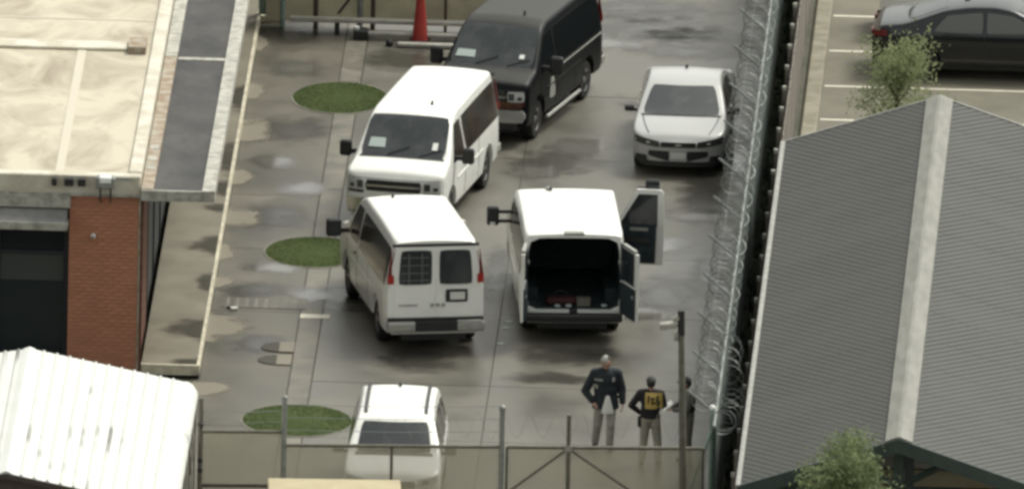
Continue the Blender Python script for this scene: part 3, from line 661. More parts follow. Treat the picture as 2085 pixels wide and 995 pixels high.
# sedan
def sedan(name, label, p, cat='car', group=None, red_tail=True, sg=None):
    sg = sg or sideglass
    t = thing(name, label, cat, group=group)
    s = Body(rear=-2.42, nose=2.45, W=.925, T=[(-2.42, .8), (-2.36, 1.0), (-2.25, 1.06), (-1.75, 1.11), (-.95, 1.38), (-.45, 1.45), (.05, 1.46), (.35, 1.42), (.5, 1.37), (1.35, 1.0), (1.9, .91), (2.28, .8), (2.4, .7), (2.45, .6)],
             belt=.86, tumble=.31, B=.22, wheels=(-1.4, 1.45), wr=.335, arch=.385, nose_r=.55, nose_p=2.7, rear_r=.5, rear_t=.14, cr=.07, crown=.03, soft=.1)
    s.shell().build('body', p, t, 45)
    for sd in (-1, 1):
        MB().tube([(x, sd*y, s.topz(x, y)+.002) for x, y in ((1.42, .765), (1.7, .73), (2.0, .67), (2.22, .6))], .012, 5).build('hood_seam', blackpl, t)
    for x in s.wheels:
        for y in (-.8, .8): wheel(t, x, y, s.wr, .22, rimm, .7)
    bx('underbody', blackpl, -2.1, 2.0, -.7, .7, .18, .6, t)
    MB().panel(s.ontop(1.36, .47, .78, .615, .006, .08), 12, 6, .02, .05).build('windshield', glassm, t, 50)
    MB().panel(s.ontop(1.45, 1.37, .8, .79, .004, .08), 12, 1, .012).build('cowl', blackpl, t)
    MB().panel(s.ontop(-.9, -1.68, .54, .62, .006, -.05), 12, 6, .02, .05).build('rear_window', glassm, t, 50)
    for sd in (-1, 1):
        MB().panel(s.side(sd, [(-.12, .97), (1.02, .99), (.42, 1.31), (-.12, 1.36)], .006), 8, 4, .015, .03).build('side_window', sg, t, 50)
        MB().panel(s.side(sd, [(-1.2, .98), (-.2, .97), (-.2, 1.36), (-.92, 1.29)], .006), 8, 4, .015, .04).build('side_window', sg, t, 50)
        for x in (-.16, 1.05): MB().panel(s.side(sd, [(x-.007, .3), (x+.007, .3), (x+.007-.06*(x > 0), .95), (x-.007-.06*(x > 0), .95)], .003), 1, 5, .006).build('door_seam', blackpl, t)
        for x in (.0, -.98): MB().panel(s.side(sd, [(x-.08, .85), (x+.08, .85), (x+.08, .885), (x-.08, .885)], .018), 2, 1, .02).build('door_handle', p, t)
        MB().panel(s.side(sd, [(-1.3, .24), (1.0, .24), (1.0, .29), (-1.3, .29)], .008), 10, 1, .012).build('sill_trim', blackpl, t)
        h = MB().panel(s.front(sd*.37, sd*.89, .59, .71, .012, .65, .79), 6, 2, .03, .06).build('headlight', darklamp, t, 40)
        MB().panel(s.front(sd*.57, sd*.64, .66, .7, .02), 2, 2, .02).build('lamp_cell', lampm, h)
        MB().panel(s.front(sd*.62, sd*.86, .27, .42, .012), 4, 2, .02, .08).build('fog_lamp_recess', blackpl, t)
        tl = MB().panel(s.side(sd, [(-2.4, .84), (-2.1, .88), (-2.12, .99), (-2.4, .97)], .01), 4, 2, .02, .05).build('tail_light', redlens if red_tail else darkred, t)
        MB().panel(s.back(sd*.45, sd*.77, .84, .96, .012), 4, 2, .02, .04).build('lens', redlens if red_tail else darkred, tl)
        m_ = MB().box(-.06, .06, 0, .2, 0, .12, bev=.03).box(-.025, .025, -.12, .02, .0, .05).build('mirror', blackpl, t, loc=(.98, sd*.95, .95)); m_.scale = (1, sd, 1)
    MB().panel(s.front(-.36, .36, .6, .7, .012), 10, 1, .02, .03).build('upper_grille', blackpl, t, 40)
    MB().panel(s.front(-.5, .5, .535, .575, .03), 10, 1, .02).build('bumper_lip', p, t, 40)
    for sd in (-1, 1): MB().panel(s.front(sd*.17, sd*.6, .32, .525, .012, .42, .525), 5, 2, .02, .06).build('lower_grille', blackpl, t, 40)
    MB().panel(s.front(-.16, .16, .38, .51, .03), 4, 2, .02).build('licence_plate', plate_m, t)
    MB().panel(s.front(-.78, .78, .22, .32, .01), 8, 1, .02).build('air_dam', blackpl, t)
    MB().panel(s.front(-.06, .06, .63, .67, .02), 2, 1, .012).build('badge', chrome, t)
    MB().box(-.62, -.5, -.03, .03, 1.475, 1.53, bev=.012).build('antenna_fin', blackpl, t)
    return t
t = sedan('silver_sedan', 'silver sedan facing the camera alone near the razor wire fence', silver_p); place(t, 3.12, 8.2, *head(1.0, True), 1.02)
t = sedan('dark_sedan', 'dark navy sedan parked side-on in the lot beyond the fences', navy_p, red_tail=False, sg=M('pale_reflection_glass', (.11, .115, .108), .12)); place(t, 9.1, 15.15, 1, -.015, 1.02)  # glass coloured paler in place of the reflection on the sedan's windows
t = sedan('white_sedan', 'white sedan with red tail lamp half hidden behind the dark sedan', white_p); place(t, 9.15, 18.35, 1, 0, 1.0)
# SUV
t = thing('white_suv', 'white SUV with dark roof rails facing the camera behind the front fence', 'SUV')
s = Body(rear=-2.3, nose=2.32, W=.94, T=[(-2.3, 1.0), (-2.24, 1.3), (-2.0, 1.62), (-1.8, 1.68), (-.8, 1.72), (.2, 1.71), (.5, 1.66), (.62, 1.61), (1.3, 1.12), (1.8, 1.04), (2.15, .94), (2.27, .82), (2.32, .7)],
         belt=.98, tumble=.26, B=.28, wheels=(-1.33, 1.36), wr=.36, arch=.42, nose_r=.5, nose_p=2.8, rear_r=.5, rear_t=.1, cr=.09, crown=.035, soft=.08)
s.shell().build('body', white_p, t, 45)
for x in s.wheels:
    for y in (-.81, .81): wheel(t, x, y, s.wr, .23, rimm, .68)
bx('underbody', blackpl, -2.0, 1.9, -.7, .7, .22, .7, t)
MB().panel(s.ontop(1.27, .62, .73, .63, .006, .06), 12, 6, .02, .04).build('windshield', glassm, t, 50)
MB().panel(s.ontop(1.38, 1.28, .76, .74, .004, .06), 12, 1, .012).build('cowl', blackpl, t)
for y in (-.3, .3): MB().tube([(1.34, y, s.topz(1.34, y)+.03), (1.15, y+.4, s.topz(1.15, y+.4)+.03)], .009, 5).build('wiper', blackpl, t)
for sd in (-1, 1):
    MB().panel(s.side(sd, [(-.1, 1.08), (1.05, 1.08), (.52, 1.52), (-.1, 1.58)], .006), 8, 4, .015, .03).build('side_window', sideglass, t, 50)
    MB().panel(s.side(sd, [(-1.2, 1.1), (-.2, 1.08), (-.2, 1.58), (-1.2, 1.56)], .006), 8, 4, .015, .03).build('side_window', sideglass, t, 50)
    MB().panel(s.side(sd, [(-2.0, 1.16), (-1.3, 1.12), (-1.3, 1.55), (-1.85, 1.5)], .006), 6, 4, .015, .05).build('side_window', sideglass, t, 50)
    pts = [(x, sd*.585, s.topz(x, .585)+h) for x, h in ((-1.85, .0), (-1.75, .05), (-.7, .06), (.2, .05), (.35, .0))]
    MB().tube(pts, .032, 8).build('roof_rail', blackpl, t, 50)
    h = MB().panel(s.front(sd*.5, sd*.88, .74, .88, .012, .78, .93), 6, 2, .03, .06).build('headlight', lampm, t, 40)
    MB().panel(s.front(sd*.6, sd*.72, .78, .86, .02), 2, 2, .02).build('lamp_cell', darklamp, h)
    MB().panel(s.side(sd, [(-1.2, .3), (.9, .3), (.9, .4), (-1.2, .4)], .008), 8, 1, .012).build('sill_trim', blackpl, t)
    m_ = MB().box(-.06, .06, 0, .22, 0, .15, bev=.03).box(-.025, .025, -.12, .02, .0, .06).build('mirror', blackpl, t, loc=(1.02, sd*.98, 1.06)); m_.scale = (1, sd, 1)
    for x in (-.15, 1.1): MB().panel(s.side(sd, [(x-.007, .45), (x+.007, .45), (x+.007, 1.06), (x-.007, 1.06)], .003), 1, 4, .006).build('door_seam', blackpl, t)
MB().panel(s.front(-.46, .46, .7, .84, .012), 10, 2, .02, .03).build('grille', blackpl, t)
MB().panel(s.front(-.6, .6, .38, .52, .012), 10, 2, .02, .04).build('lower_grille', blackpl, t)
MB().panel(s.front(-.17, .17, .55, .66, .03), 4, 2, .02).build('licence_plate', plate_m, t)
MB().box(-1.72, -1.6, -.03, .03, 1.72, 1.79, bev=.012).build('antenna_fin', blackpl, t)
for y in (-.3, .3): MB().panel(s.ontop(1.55, 2.1, .012, .012, .004), 1, 6, .01).build('hood_crease', white_p, t, loc=(0, y, -.003))
place(t, -1.53, -19.75, *head(0, True), 1.0)
# ------------------------------------------------------------------ buildings
def Zat(px, py, Y):
    a, b = G(px, py, 0).y, G(px, py, 1).y; return (Y-a)/(b-a)
FY = -11.0
zb = Zat(210, 396, FY); zr = Zat(210, 358, FY-.06); XR = -6.93; XB = -8.31
bld = thing('brick_building', 'low brick building with a stained cream roof and grey canopy', 'building', (-12, 5, 0))
OB = Vector((-12, 5, 0))
def bb(name, m, x0, x1, y0, y1, z0, z1, parent=bld, bev=0.0):
    off = OB if parent == bld else Vector((0, 0, 0))
    return MB().box(x0-off.x, x1-off.x, y0-off.y, y1-off.y, z0, z1, bev=bev).build(name, m, parent)
def bsub(name, m, x0, x1, y0, y1, z0, z1, parent):
    return MB().box(x0-OB.x, x1-OB.x, y0-OB.y, y1-OB.y, z0, z1).build(name, m, parent)
bb('core', brickshade, -24, XR-.25, FY+.35, 45, 0, zb-.02)
fw = bb('front_wall', mortar, XB, XR, FY+.012, FY+.35, 0, zb)
bw, bh, mg = .215, .066, .011
bme = MB().box(0, bw, 0, .05, 0, bh).mesh('brick', brick_m); hme = MB().box(0, (bw-mg)/2, 0, .05, 0, bh).mesh('half_brick', brick_m)
nrow = int(zb/(bh+mg))
for j in range(nrow):
    x = XB; k = 0
    if j % 2: o = link('brick', hme, fw, (x-OB.x, FY-OB.y, j*(bh+mg))); x += (bw-mg)/2+mg
    while x+bw <= XR+.02:
        if j*(bh+mg) > .0: link('brick', bme, fw, (x-OB.x, FY-OB.y+random.uniform(-.003, .003), j*(bh+mg)))
        x += bw+mg
    if XR-x > .06: link('brick', hme, fw, (x-OB.x, FY-OB.y, j*(bh+mg)))
bb('corner_trim', rusttrim, XR-.03, XR+.012, FY-.012, FY+.03, 0, zb)
bb('return_wall', brickshade, XR-.2, XR, FY+.05, -7.2, 0, zb-.01)
bb('downpipe', brickshade, XR+.002, XR+.06, FY+.12, FY+.2, 0, zb-.05)
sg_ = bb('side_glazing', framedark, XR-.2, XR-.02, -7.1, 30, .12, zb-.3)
for k in range(12): bsub('mullion', framedark, XR-.02, XR+.01, -7.0+3*k, -6.92+3*k, .12, zb-.3, sg_)
# roof
bb('roof_deck', roofcream, -24, XR-.25, FY+.25, 45, zb, zr-.03)
bb('front_fascia', parapet_m, -24, XR, FY-.06, FY+.25, zb+.003, zr, bev=.02)
bb('fascia_lip', wornwhite, -24, XR+.01, FY-.09, FY-.05, zb-.02, zb+.03)
bb('side_parapet', parapet_m, XR-.25, XR, FY+.252, 45, zb, zr+.03, bev=.02)
yb = G(150, 92, zr).y
bb('roof_curb', parapet_m, -24, -7.65, yb-.3, yb+.3, zr-.029, zr+.03, bev=.01)
rb = bb('roof_hatch', rusttrim, -7.62, -7.27, yb-.5, yb+.3, zr-.03, zr+.12); 
bb('roof_seam', seamcream, -8.62, -8.45, FY+.3, yb-.26, zr-.032, zr-.018)
for k in range(4): bb('roof_seam', seamcream, -24, XR-.26, yb+2.2+2.4*k, yb+2.28+2.4*k, zr-.032, zr-.02)
# canopy over the porch
cz = Zat(360, 392, FY-.2)
can = bb('canopy', canopym, XR+.26, -5.72, FY-.15, 45, cz-.16, cz)
bsub('edge_trim', wornwhite, -5.72, -5.47, FY-.2, 45, cz-.18, cz+.04, can)
bsub('edge_trim', wornwhite, XR+.02, -5.722, FY-.22, FY-.15, cz-.18, cz+.03, can)
ys = G(410, 122, cz).y
bsub('seam', wornwhite, XR+.28, -5.73, ys-.1, ys+.1, cz-.1, cz+.02, can)
bsub('flashing', rusttrim, XR+.02, XR+.257, FY-.148, ys, cz-.1, cz+.05, can)
bsub('flashing', wornwhite, XR+.02, XR+.257, ys+.01, 45, cz-.1, cz+.06, can)
for k, yy in enumerate((-9.6, -8.9, -8.0)): bsub('flashing_patch', wornwhite, XR+.05, XR+.22, yy, yy+.35, cz, cz+.056, can)
# glazed bay with its grey awning
z0 = Zat(70, 424, FY-.06); z1 = Zat(70, 455, FY-.45); z2 = Zat(70, 467, FY-.45)
bb('bay_cornice', wornwhite, -24, XB+.02, FY-.1, FY+.3, z0+.02, zb-.021, bev=.02)
aw = MB().prism([(FY+.2-OB.y, z0), (FY-.08-OB.y, z0), (FY-.45-OB.y, z1), (FY-.45-OB.y, z2+.02), (FY+.2-OB.y, z2+.02)], -24-OB.x, XB-.04-OB.x, axis='x').build('awning', greyawn, bld)
bsub('awning_trim', wornwhite, -24, XB-.02, FY-.49, FY-.452, z2, z1+.03, aw)
bsub('awning_end', wornwhite, XB-.038, XB-.01, FY-.44, FY+.1, z2+.03, z2+.1, aw)
win = bb('window', darkglass2, -24, XB, FY+.27, FY+.34, 0, z2+.1)
bsub('window_frame', framedark, XB-.1, XB-.001, FY+.2, FY+.268, 0, z2+.08, win); bsub('window_frame', framedark, -24, XB-.1, FY+.2, FY+.266, 2.28, 2.36, win)
for x in (-9.72, -11.1): bsub('window_frame', framedark, x-.05, x+.05, FY+.19, FY+.264, 0, z2+.08, win)
bsub('window_reflection', M('grey_reflection', (0.05, 0.058, 0.055), .35), -9.66, XB-.11, FY+.255, FY+.269, 1.75, 2.27, win)  # paler strip painted in for the reflection across the glass
# fittings on the fascia
for i, (px, lab) in enumerate(((111, 'small black box on the roof fascia, leftmost of three'), (141, 'small black box on the roof fascia, middle of three'), (167, 'small black box on the roof fascia, nearest the floodlight'))):
    x = G(px, 370, zr-.15).x; t = thing('roof_vent', lab, 'vent', (x, FY-.06, zr-.2), group='black boxes on the fascia')
    w_ = (.05, .09, .075)[i]
    MB().box(-w_, w_, -.12, 0, 0, .15, bev=.015).build('vent_hood', blackpl, t); bx('vent_base', parapet_m, -w_-.03, w_+.03, -.006, -.0005, -.03, .19, t)
x = G(215, 372, zr-.1).x; t = thing('floodlight', 'floodlight with a bright white lens on the building fascia above the brick', 'floodlight', (x, FY-.08, zr-.1))
MB().box(-.19, .19, -.26, -.02, -.1, .14, bev=.03).build('housing', galv, t)
MB().box(-.13, .13, -.2, .0, -.075, .075, bev=.03, mat=Matrix.Translation((0, -.07, .075))).build('lens', M('lamp_lens', (.85, .88, .82), .15, spec=.8), t)
for sx in (-.1, .1): MB().tube([(sx, -.12, -.1), (sx, -.1, -.38), (sx*.8, -.0, -.42)], .02, 6).build('bracket', blackpl, t)
bx('conduit', galv, .2, .52, -.03, -.01, .04, .07, t)
zz = Zat(190, 479, FY); x = G(190, 479, zz).x
t = thing('wall_camera', 'small white camera on the brick wall', 'camera', (x, FY-.02, zz)); MB().lathe([(0, 0), (.05, 0), (.05, -.06), (.03, -.1), (0, -.11)], 12, 'y').build('housing', paper, t, 40); MB().ball((0, -.1, 0), .022, 8, 6).build('lens', blackpl, t)
# ------------------------------------------------------------------ white roofed shed, lower left
SY0, SY1 = -30.2, -20.6
sh = thing('white_shed', 'shed with a bright white ribbed metal roof at the lower left', 'shed', (-8.64, -25, 0)); OS = Vector((-8.64, -25, 0))
prof = [(-12.2, 2.27), (-8.64, 2.9), (-5.62, 2.32), (-5.46, 2.25), (-5.37, 2.1)]
def sz(x): return lerp(prof, x)
nr = 12; wd = (8.64-5.62)/nr; L = SY1-SY0; sl_ = (2.32-2.9)/(8.64-5.62)
def sheet(slope, w_):
    b = MB(); pr = [(0, .0), (.018, .03), (.05, .03), (.068, 0), (w_*.5, .004), (w_, 0), (w_, -.012), (0, -.012)]
    b.prism([(a, c+slope*a) for a, c in pr], 0, L, axis='y'); return b.mesh('roof_panel', shed_rib)
shed_rib = M('white_rib_sheet', (0.64, 0.65, 0.62), 0.5, col2=(0.6, 0.61, 0.575), nscale=2, world=True)
_n = shed_rib.node_tree.nodes; _l = shed_rib.node_tree.links   # dirt streaks along the ribs, over an even darker tone on every rib
_tc = _n.new('ShaderNodeTexCoord'); _sp = _n.new('ShaderNodeSeparateXYZ'); _l.new(_tc.outputs['Object'], _sp.inputs[0])
_mr = _n.new('ShaderNodeMapRange'); _mr.inputs[1].default_value = .1; _mr.inputs[2].default_value = .06; _l.new(_sp.outputs['X'], _mr.inputs[0])
_nz = _n.new('ShaderNodeTexNoise'); _nz.inputs['Scale'].default_value = 1.0; _mp = _n.new('ShaderNodeMapping'); _mp.inputs['Scale'].default_value = (1.3, .42, 1)
_ge = _n.new('ShaderNodeNewGeometry'); _l.new(_ge.outputs['Position'], _mp.inputs[0]); _l.new(_mp.outputs[0], _nz.inputs['Vector'])
_m2 = _n.new('ShaderNodeMapRange'); _m2.inputs[1].default_value = .56; _m2.inputs[2].default_value = .7; _l.new(_nz.outputs['Fac'], _m2.inputs[0])
_m2.inputs[3].default_value = .2
_mu = _n.new('ShaderNodeMath'); _mu.operation = 'MULTIPLY'; _l.new(_mr.outputs[0], _mu.inputs[0]); _l.new(_m2.outputs[0], _mu.inputs[1])
_mx = _n.new('ShaderNodeMix'); _mx.data_type = 'RGBA'; _mx.inputs[7].default_value = (.15, .15, .135, 1)
_old = _n['Principled BSDF'].inputs['Base Color'].links[0].from_socket
_l.new(_mu.outputs[0], _mx.inputs[0]); _l.new(_old, _mx.inputs[6]); _l.new(_mx.outputs[2], _n['Principled BSDF'].inputs['Base Color'])
pm = sheet(sl_, wd)
for k in range(nr):
    x = -8.64+k*wd; link('roof_panel', pm, sh, (x-OS.x, SY0-OS.y, sz(x)))
sl2 = (2.9-2.27)/(12.2-8.64); pm2 = sheet(sl2, wd)
for k in range(1, 14): x = -8.64-k*wd; link('roof_panel', pm2, sh, (x-OS.x, SY0-OS.y, sz(x)))
MB().prism([(-5.62-OS.x, 2.335), (-5.55-OS.x, 2.32), (-5.46-OS.x, 2.26), (-5.38-OS.x, 2.15), (-5.36-OS.x, 2.06), (-5.4-OS.x, 2.06), (-5.48-OS.x, 2.22), (-5.62-OS.x, 2.3)], SY0-OS.y, SY1-OS.y).build('eave_panel', shedwhite, sh, 30)
MB().prism([(-8.75-OS.x, 2.9), (-8.64-OS.x, 2.94), (-8.53-OS.x, 2.9), (-8.64-OS.x, 2.9)], SY0-OS.y, SY1-OS.y).build('ridge_flashing', shedwhite, sh)
def shb(n_, m, x0, x1, y0, y1, z0, z1): return bx(n_, m, x0-OS.x, x1-OS.x, y0-OS.y, y1-OS.y, z0, z1, sh)
shb('side_wall', shedwall, -5.46, -5.4, SY0+.1, SY1-.05, 0, 2.09)
for k in range(8): shb('wall_post', tanmetal if k % 2 else shedwall, -5.4, -5.37, SY0+.3+k*1.22, SY0+.42+k*1.22, 0, 2.05)
shb('wall_rail', brownm, -5.398, -5.375, SY1-2.6, SY1-.4, 1.15, 1.5)
for (ya, yb_, nm) in ((SY0+.08, SY0+.16, 'front_gable'), (SY1-.2, SY1-.12, 'rear_gable')):
    MB().prism([(-12.1-OS.x, 0), (-5.46-OS.x, 0), (-5.46-OS.x, 2.2), (-5.62-OS.x, 2.29), (-8.64-OS.x, 2.86), (-12.1-OS.x, 2.24)], ya-OS.y, yb_-OS.y).build(nm, brownm, sh)
MB().prism([(-5.62-OS.x, 2.3), (-8.64-OS.x, 2.88), (-12.1-OS.x, 2.26), (-12.1-OS.x, 2.16), (-8.64-OS.x, 2.78), (-5.62-OS.x, 2.2)], SY0-.02-OS.y, SY0+.03-OS.y).build('barge_board', brownm, sh)
# ------------------------------------------------------------------ grey metal roofed pavilion, right
PY0, PY1, EX, RX, EZ, RZ = -28.4, -1.45, 5.4, 8.42, 2.6, 3.6
pv = thing('pavilion', 'long pavilion with grey ribbed metal roof and pale ridge cap', 'pavilion', (RX, (PY0+PY1)/2, 0)); OP = Vector((RX, (PY0+PY1)/2, 0))
pitch = .41; npan = 13; pl = (PY1-PY0)/npan; pitch = pl/6
for sd in (-1, 1):
    Wd = RX-EX; sl_ = (RZ-EZ)/Wd
    b = MB(); zf = lambda u: RZ-sl_*u
    b.add([(sd*u, y, zf(u)+h) for h in (0, -.03) for (u, y) in ((0, .004), (Wd, .004), (Wd, pl-.004), (0, pl-.004))], [(0, 1, 2, 3), (7, 6, 5, 4), (0, 4, 5, 1), (1, 5, 6, 2), (2, 6, 7, 3), (3, 7, 4, 0)])
    # fine flutes run diagonally across every sheet
    K = 2.15
    k = 0
    while True:
        c = -K*Wd+pitch*(k+.5); k += 1
        if c > pl: break
        h = .016; q = pitch*.27; strip = []
        for dy, hh in ((-q, .001), (0, h), (q, .001)):
            a0, a1 = max(0, (.006-c-dy)/K), min(Wd, (pl-.006-c-dy)/K)
            strip.append([(sd*u, c+dy+K*u, zf(u)+hh) for u in (a0, a1)] if a1-a0 > .01 else None)
        if None in strip: continue
        (A, C), (E, F), (Bq, D_) = strip
        b.add([A, Bq, C, D_, E, F], [(0, 4, 5, 2), (4, 1, 3, 5), (0, 1, 4), (2, 5, 3)], mi=1)
    me = b.mesh('roof_sheet', [pavroof, flutem])
    for j in range(npan): link('roof_sheet', me, pv, (0, PY0+j*pl-OP.y, 0))
b = MB(); hl = (PY1-PY0)/2+.03
b.prism([(-.27, RZ-.06), (-.26, RZ-.03), (-.03, RZ+.06), (.03, RZ+.06), (.26, RZ-.03), (.27, RZ-.06), (0, RZ+.02)], -hl, hl).build('ridge_cap', ridgem, pv)
MB().box(-(RX-EX)-.1, -(RX-EX)-.003, -hl, hl, EZ-.1, EZ+.03, bev=.015).build('gutter', gutterw, pv)
MB().box((RX-EX)+.003, (RX-EX)+.1, -hl, hl, EZ-.1, EZ+.03, bev=.015).build('gutter', gutterw, pv)
for ye, nm in ((-hl-.045, 'front_fascia'), (hl-.02, 'rear_fascia')):
    for sd in (-1, 1):
        MB().prism([(0, RZ+.03), (sd*(RX-EX+.06), EZ+.01), (sd*(RX-EX+.06), EZ-.27), (0, RZ-.25)], ye, ye+.06).build(nm, darkgreen if ye < 0 else gutterw, pv)
for sx in (-2.7, 0, 2.7):
    for yy in (PY0+.35, -21.5, -14.5, -8, PY1-.4): MB().box(sx-.1, sx+.1, yy-OP.y-.1, yy-OP.y+.1, 0, EZ+.05 if sx else RZ-.12).build('post', darkgreen, pv)
for sx in (-2.7, 2.7): bx('beam', darkgreen, sx-.09, sx+.09, -hl+.2, hl-.2, EZ-.28, EZ-.04, pv)
for yy in (PY0+.35, PY1-.4): bx('tie_beam', darkgreen, -2.6, 2.6, yy-OP.y-.07, yy-OP.y+.07, EZ-.25, EZ-.02, pv)
for sd in (-1, 1):
    MB().tube([(sd*.12, PY0+.3-OP.y, RZ-.95), (sd*.95, PY0+.3-OP.y, RZ-.5)], .07, 4).build('brace', darkgreen, pv)
bx('dark_board', framedark, .12, .3, PY0+.27-OP.y, PY0+.33-OP.y, 2.3, RZ-.32, pv)
bx('end_wall', tanfloor, -2.6, 2.6, PY0+1.2-OP.y, PY0+1.32-OP.y, 0, EZ+.1, pv)
bx('floor_slab', lotm, -2.95, 2.95, -hl-.6, hl+.1, .002, .09, pv)
# ------------------------------------------------------------------ tan booth at the bottom edge
pL, pR = G(545, 972, 2.4), G(815, 976, 2.4)
t = thing('tan_booth', 'tan flat roofed booth just outside the front fence at the bottom edge', 'booth', (pL.x, pL.y, 0), math.atan2(pR.y-pL.y, pR.x-pL.x)); wL = (pR-pL).length
MB().box(-.0, wL, -2.2, 0, 2.28, 2.4, bev=.02).build('roof', boothtan, t)
bx('wall', boothtan, .12, wL-.12, -2.08, -.12, 0, 2.279, t); dr = bx('door', greypl, .3, 1.2, -2.11, -2.081, .02, 2.05, t); bx('handle', chrome, 1.08, 1.14, -2.14, -2.112, .95, 1.08, dr)
wn = bx('window', glassm, 1.45, 2.25, -2.1, -2.082, 1.05, 1.9, t); bx('sill', boothtan, 1.4, 2.3, -2.14, -2.082, .98, 1.045, wn)
# ------------------------------------------------------------------ fences
def helix(p0, p1, rad, pitch, r, n=14, sag=0.0, drop=None):
    b = MB(); L_ = (p1-p0).length; N = int(L_/pitch*n); d = (p1-p0).normalized(); a = Vector((0, 0, 1)); c = d.cross(a); pts = []
    for i in range(N+1):
        s_ = i/n*pitch; an = 2*math.pi*i/n; jit = 1+.12*math.sin(i*.13)
        q = p0+d*s_+a*math.sin(an)*rad*jit+c*math.cos(an)*rad*jit
        if drop: q += drop(s_)
        pts.append(q)
    b.tube(pts, r, 3, cap=False); return b
# front fence line
A, B_ = G(578, 905, 2.0), G(1432, 912, 2.0)
ang = math.atan2(B_.y-A.y, B_.x-A.x); LT = Vector((B_.x-A.x, B_.y-A.y)).length
def U(px, py, z): return (G(px, py, z)-A).x/math.cos(ang)
ff = thing('front_fence', 'screened chain link fence with tall posts along the front of the yard', 'fence', (A.x, A.y, 0), ang)
u22 = U(1022, 905, 2.0); u8 = U(798, 905, 2.0)
ztop = Zat(575, 812, A.y); zt2 = Zat(1023, 835, A.y+.3)
for u_, zt, r_ in ((0, ztop, .055), (u22, zt2, .055), (u8, 2.0, .03)):
    MB().tube([(u_, 0, 0), (u_, 0, zt)], r_, 10).build('post', galv if r_ > .04 else tanmetal, ff, 40)
MB().ball((u22, 0, zt2+.03), .07, 10, 6).build('post_cap', galv, ff, 60); MB().ball((0, 0, ztop+.02), .06, 10, 6).build('post_cap', galv, ff, 60)
MB().tube([(.05, -.02, 2.0), (u22-.05, -.02, 2.0)], .035, 8).build('top_rail', tanmetal, ff, 40)
MB().tube([(.05, -.02, .15), (u22-.05, -.02, .15)], .03, 8).build('bottom_rail', tanmetal, ff, 40)
bx('screen', screen_t, .03, u22-.03, .03, .036, .06, 1.97, ff)
for k, zz_ in enumerate((2.3, 2.55, 2.8)): MB().tube([(0, 0, zz_), (u22*.5, 0, zz_-.03), (u22, 0, zz_)], .006, 4).build('barbed_wire', wirem, ff)
helix(Vector((.1, 0, 2.42)), Vector((LT-.2, 0, 2.42)), .24, .5, .0025).build('razor_coil', tanmetal, ff)
# left panel
uL = U(408, 880, 2.25); zL = Zat(490, 876, A.y)
MB().tube([(uL, .0, 0), (uL, .0, Zat(405, 806, A.y))], .05, 10).build('post', tanmetal, ff, 40)
MB().tube([(uL+.04, .0, zL), (-.05, .0, zL)], .035, 8).build('top_rail', tanmetal, ff, 40)
zm = Zat(490, 986, A.y); MB().tube([(uL+.04, .0, zm), (-.05, .0, zm)], .035, 8).build('mid_rail', brownm, ff, 40)
bx('screen', screen_t, uL+.03, -.03, .03, .036, .06, zL-.03, ff)
MB().tube([(uL, 0, zL+.42), (uL*.5, 0, zL+.38), (0, 0, zL+.42)], .008, 4).build('barbed_wire', wirem, ff); MB().tube([(uL, 0, zL+.2), (uL*.5, 0, zL+.17), (0, 0, zL+.2)], .006, 4).build('barbed_wire', wirem, ff)
for zz_ in (1.7, 1.5, 2.4): MB().ball((uL, -.05, zz_), .06, 8, 5).build('clamp', blackpl, ff)
# gate
gt = thing('gate', 'braced gate with tan screen at the right of the front fence', 'gate', (A.x+u22*math.cos(ang), A.y+u22*math.sin(ang), 0), ang)
gw = LT-u22; uc = U(1158, 905, 2.0)-u22
MB().tube([(.1, -.02, 2.0), (gw, -.02, 2.0)], .038, 8).build('top_rail', tanmetal, gt, 40); MB().tube([(.1, -.02, .15), (gw, -.02, .15)], .035, 8).build('bottom_rail', tanmetal, gt, 40)
MB().tube([(uc, -.03, .1), (uc, -.03, Zat(1158, 842, A.y+.5))], .042, 8).build('upright', tanmetal, gt, 40)
for u_ in (.1, gw): MB().tube([(u_, -.02, .15), (u_, -.02, 2.0)], .03, 8).build('upright', tanmetal, gt, 40)
MB().tube([(uc-.05, -.04, 1.95), (.1, -.04, 1.08)], .026, 8).build('brace', tanmetal, gt, 40)
MB().tube([(uc+.05, -.04, 1.95), (gw, -.04, .2)], .026, 8).build('brace', tanmetal, gt, 40)
bx('hinge_plate', wornwhite, uc-.07, uc+.07, -.075, -.045, 1.93, 2.05, gt)
bx('screen', screen_t, .1, gw-.02, .03, .036, .06, 1.97, gt)
# pole with two lamp heads
p0, p1 = G(1392, 1128, 0), G(1392, 1128, 0); zt = Zat(1387, 632, p0.y); p1 = G(1387, 632, zt)
lp = thing('lamp_pole', 'slim brown pole with small white lamp heads beside the gate', 'lamp pole', p0)
d_ = p1-p0; MB().tube([(0, 0, 0), d_*.5, d_], [.075, .07, .06], 12).build('pole', tanmetal, lp, 40)
MB().tube([d_*.9, d_*1.0], .072, 10).build('pole_sleeve', blackpl, lp, 40)
def lampb(px, py, sx, sy_, sz_, ry):
    z = Zat(px, py, p0.y); q = G(px, py, z)-p0
    o = MB().box(-sx, sx, -sy_, sy_, -sz_, sz_, bev=.018).build('lamp_head', wornwhite, lp, loc=q, rot=(0, ry, 0)); return q
q = lampb(1361, 662, .16, .1, .06, R(-8)); MB().tube([q+Vector((.1, 0, 0)), Vector((d_.x*.9, 0, q.z))], .018, 6).build('arm', wornwhite, lp)
q = lampb(1378, 648, .07, .06, .05, R(-35)); q2 = lampb(1377, 684, .045, .06, .085, 0)
MB().tube([q2+Vector((0, 0, .08)), Vector((d_.x*.9, 0, q2.z+.1))], .014, 6).build('arm', wornwhite, lp); MB().tube([q, Vector((d_.x*.95, 0, q.z+.05))], .014, 6).build('arm', wornwhite, lp)
